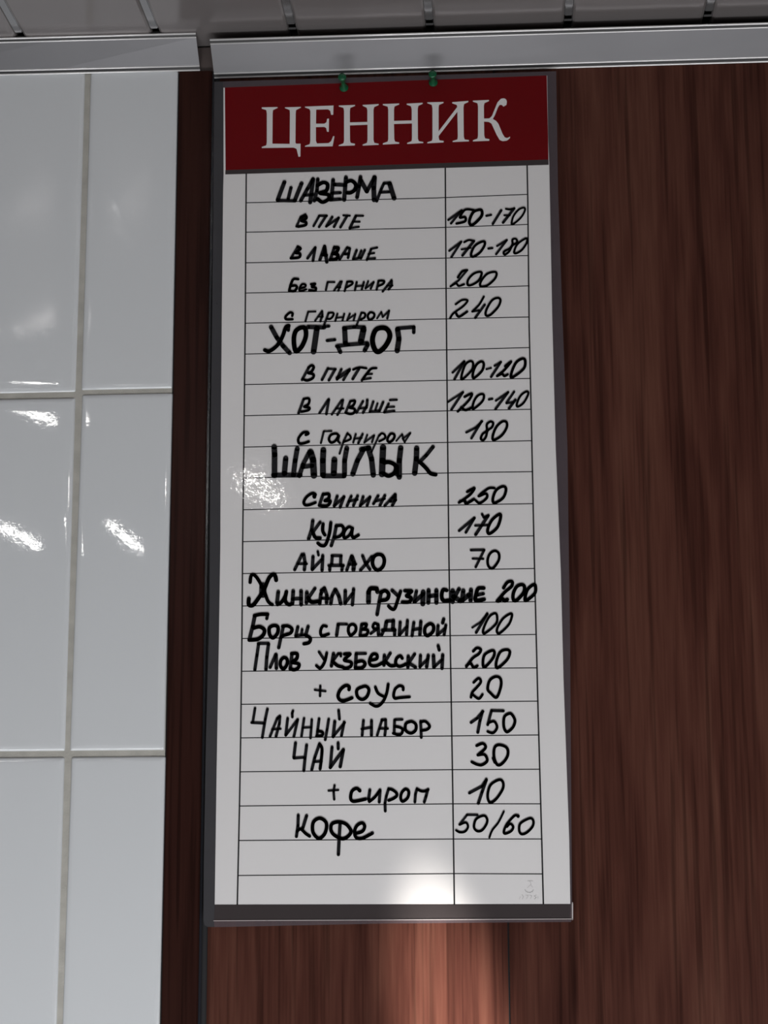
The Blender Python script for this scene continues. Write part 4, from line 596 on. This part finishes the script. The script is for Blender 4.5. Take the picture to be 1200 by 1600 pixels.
# hazy welded margins of the laminate, outside the sheet
bm = bmesh.new(); prism(bm, mm(LEFT_MARGIN), -0.0001, -0.00025); o = obj('laminate_margin', bm, M['margin'], sign)
bm = bmesh.new(); prism(bm, mm(FOOT_MARGIN), -0.0001, -0.00025); obj('laminate_margin', bm, M['margin_clear'], sign)
bm = bmesh.new(); prism(bm, mm(RIGHT_MARGIN), -0.0001, -0.00025); obj('laminate_margin', bm, M['margin_clear'], sign)
bm = bmesh.new(); prism(bm, mm(TOP_MARGIN), -0.0001, -0.00025); obj('laminate_margin', bm, M['margin_clear'], sign)
for name, s in TEXT:
    bm = bmesh.new()
    for q in s.split(';'):
        a = q.split()
        k = a[0][0] if a[0][0] in 'sc' else ''
        wd = float(a[0][len(k):]) / 1000
        pts = mm([tuple(map(float, p.split(','))) for p in a[1:]])
        if k and len(pts) > 2: pts = smooth(pts, k == 'c')
        stroke(bm, pts, wd, -0.00070)
    obj(name, bm, M['ink'], sign)

# ------------------------------------------------------------------ push pins
def pin(x, z, label, squash=1.0):
    root = empty('push_pin', (x, -0.0087, z))
    bm = bmesh.new(); L = -0.0145 * squash
    lathe_y(bm, [(0.0010, 0.0), (0.0036, -0.0002), (0.0040, -0.0010), (0.0034, -0.0018), (0.0021, -0.0034), (0.0018, L * .55),
                 (0.0021, L * .75), (0.0033, L * .86), (0.0036, L * .93), (0.0032, L), (0.0012, L - 0.0003)], 0, 0)
    h = obj('head', bm, M['green'], root); shade(h)
    bm = bmesh.new(); lathe_y(bm, [(0.0005, -0.0003), (0.0005, 0.0085)], 0, 0, 8)
    obj('needle', bm, M['pinsteel'], root)
    root.rotation_euler = (math.radians(-4), 0, 0)
    root['label'] = label; root['category'] = 'push pin'; root['group'] = 'green push pins holding the price list'
    return root
pin(-0.0390, 2.2822, 'dark green push pin above the second title letter, the left of two', 1.45)
pin(0.0382, 2.2846, 'brighter green push pin above the title, the right of two', 1.15)

# ------------------------------------------------------------------ added unseen bulbs, each placed to mirror as a glint on tiles or film
def bulb(x, y, z, tilt, label, m='bulb'):
    root = empty('glint_lamp', (x, y, z))
    bm = bmesh.new()
    rings = []
    for k in range(9):
        t = -1 + k / 4
        r = 0.0042 * math.sqrt(max(0.0, 1 - abs(t) ** 4)) + 0.0008
        cx, cz = 0.036 * t * math.cos(tilt), -0.036 * t * math.sin(tilt)
        u = Vector((math.sin(tilt), 0, math.cos(tilt)))
        rings.append([bm.verts.new(Vector((cx, 0, cz)) + u * r * math.cos(a * math.pi / 5) + Vector((0, 1, 0)) * r * math.sin(a * math.pi / 5)) for a in range(10)])
    for a, b in zip(rings, rings[1:]):
        for i in range(10): bm.faces.new((a[i], a[(i + 1) % 10], b[(i + 1) % 10], b[i]))
    bm.faces.new(rings[0]); bm.faces.new(rings[-1][::-1])
    shade(obj('bulb', bm, M[m], root))
    bm = bmesh.new(); box(bm, -0.003, 0.003, 0.0065, 0.012, 0.0, CEIL - z - 0.0005); box(bm, -0.02, 0.02, 0.0, 0.03, CEIL - z - 0.006, CEIL - z - 0.0005)
    obj('stem', bm, M['glint_body'], root)
    root['label'] = label; root['category'] = 'lamp'; root['group'] = 'added unseen bulbs for the glints'
for i, (x, y, z, t, lb) in enumerate(GLINT_LAMPS): bulb(x, y, z, t, lb, 'bright_glint_bulb' if i == 0 else 'bulb')
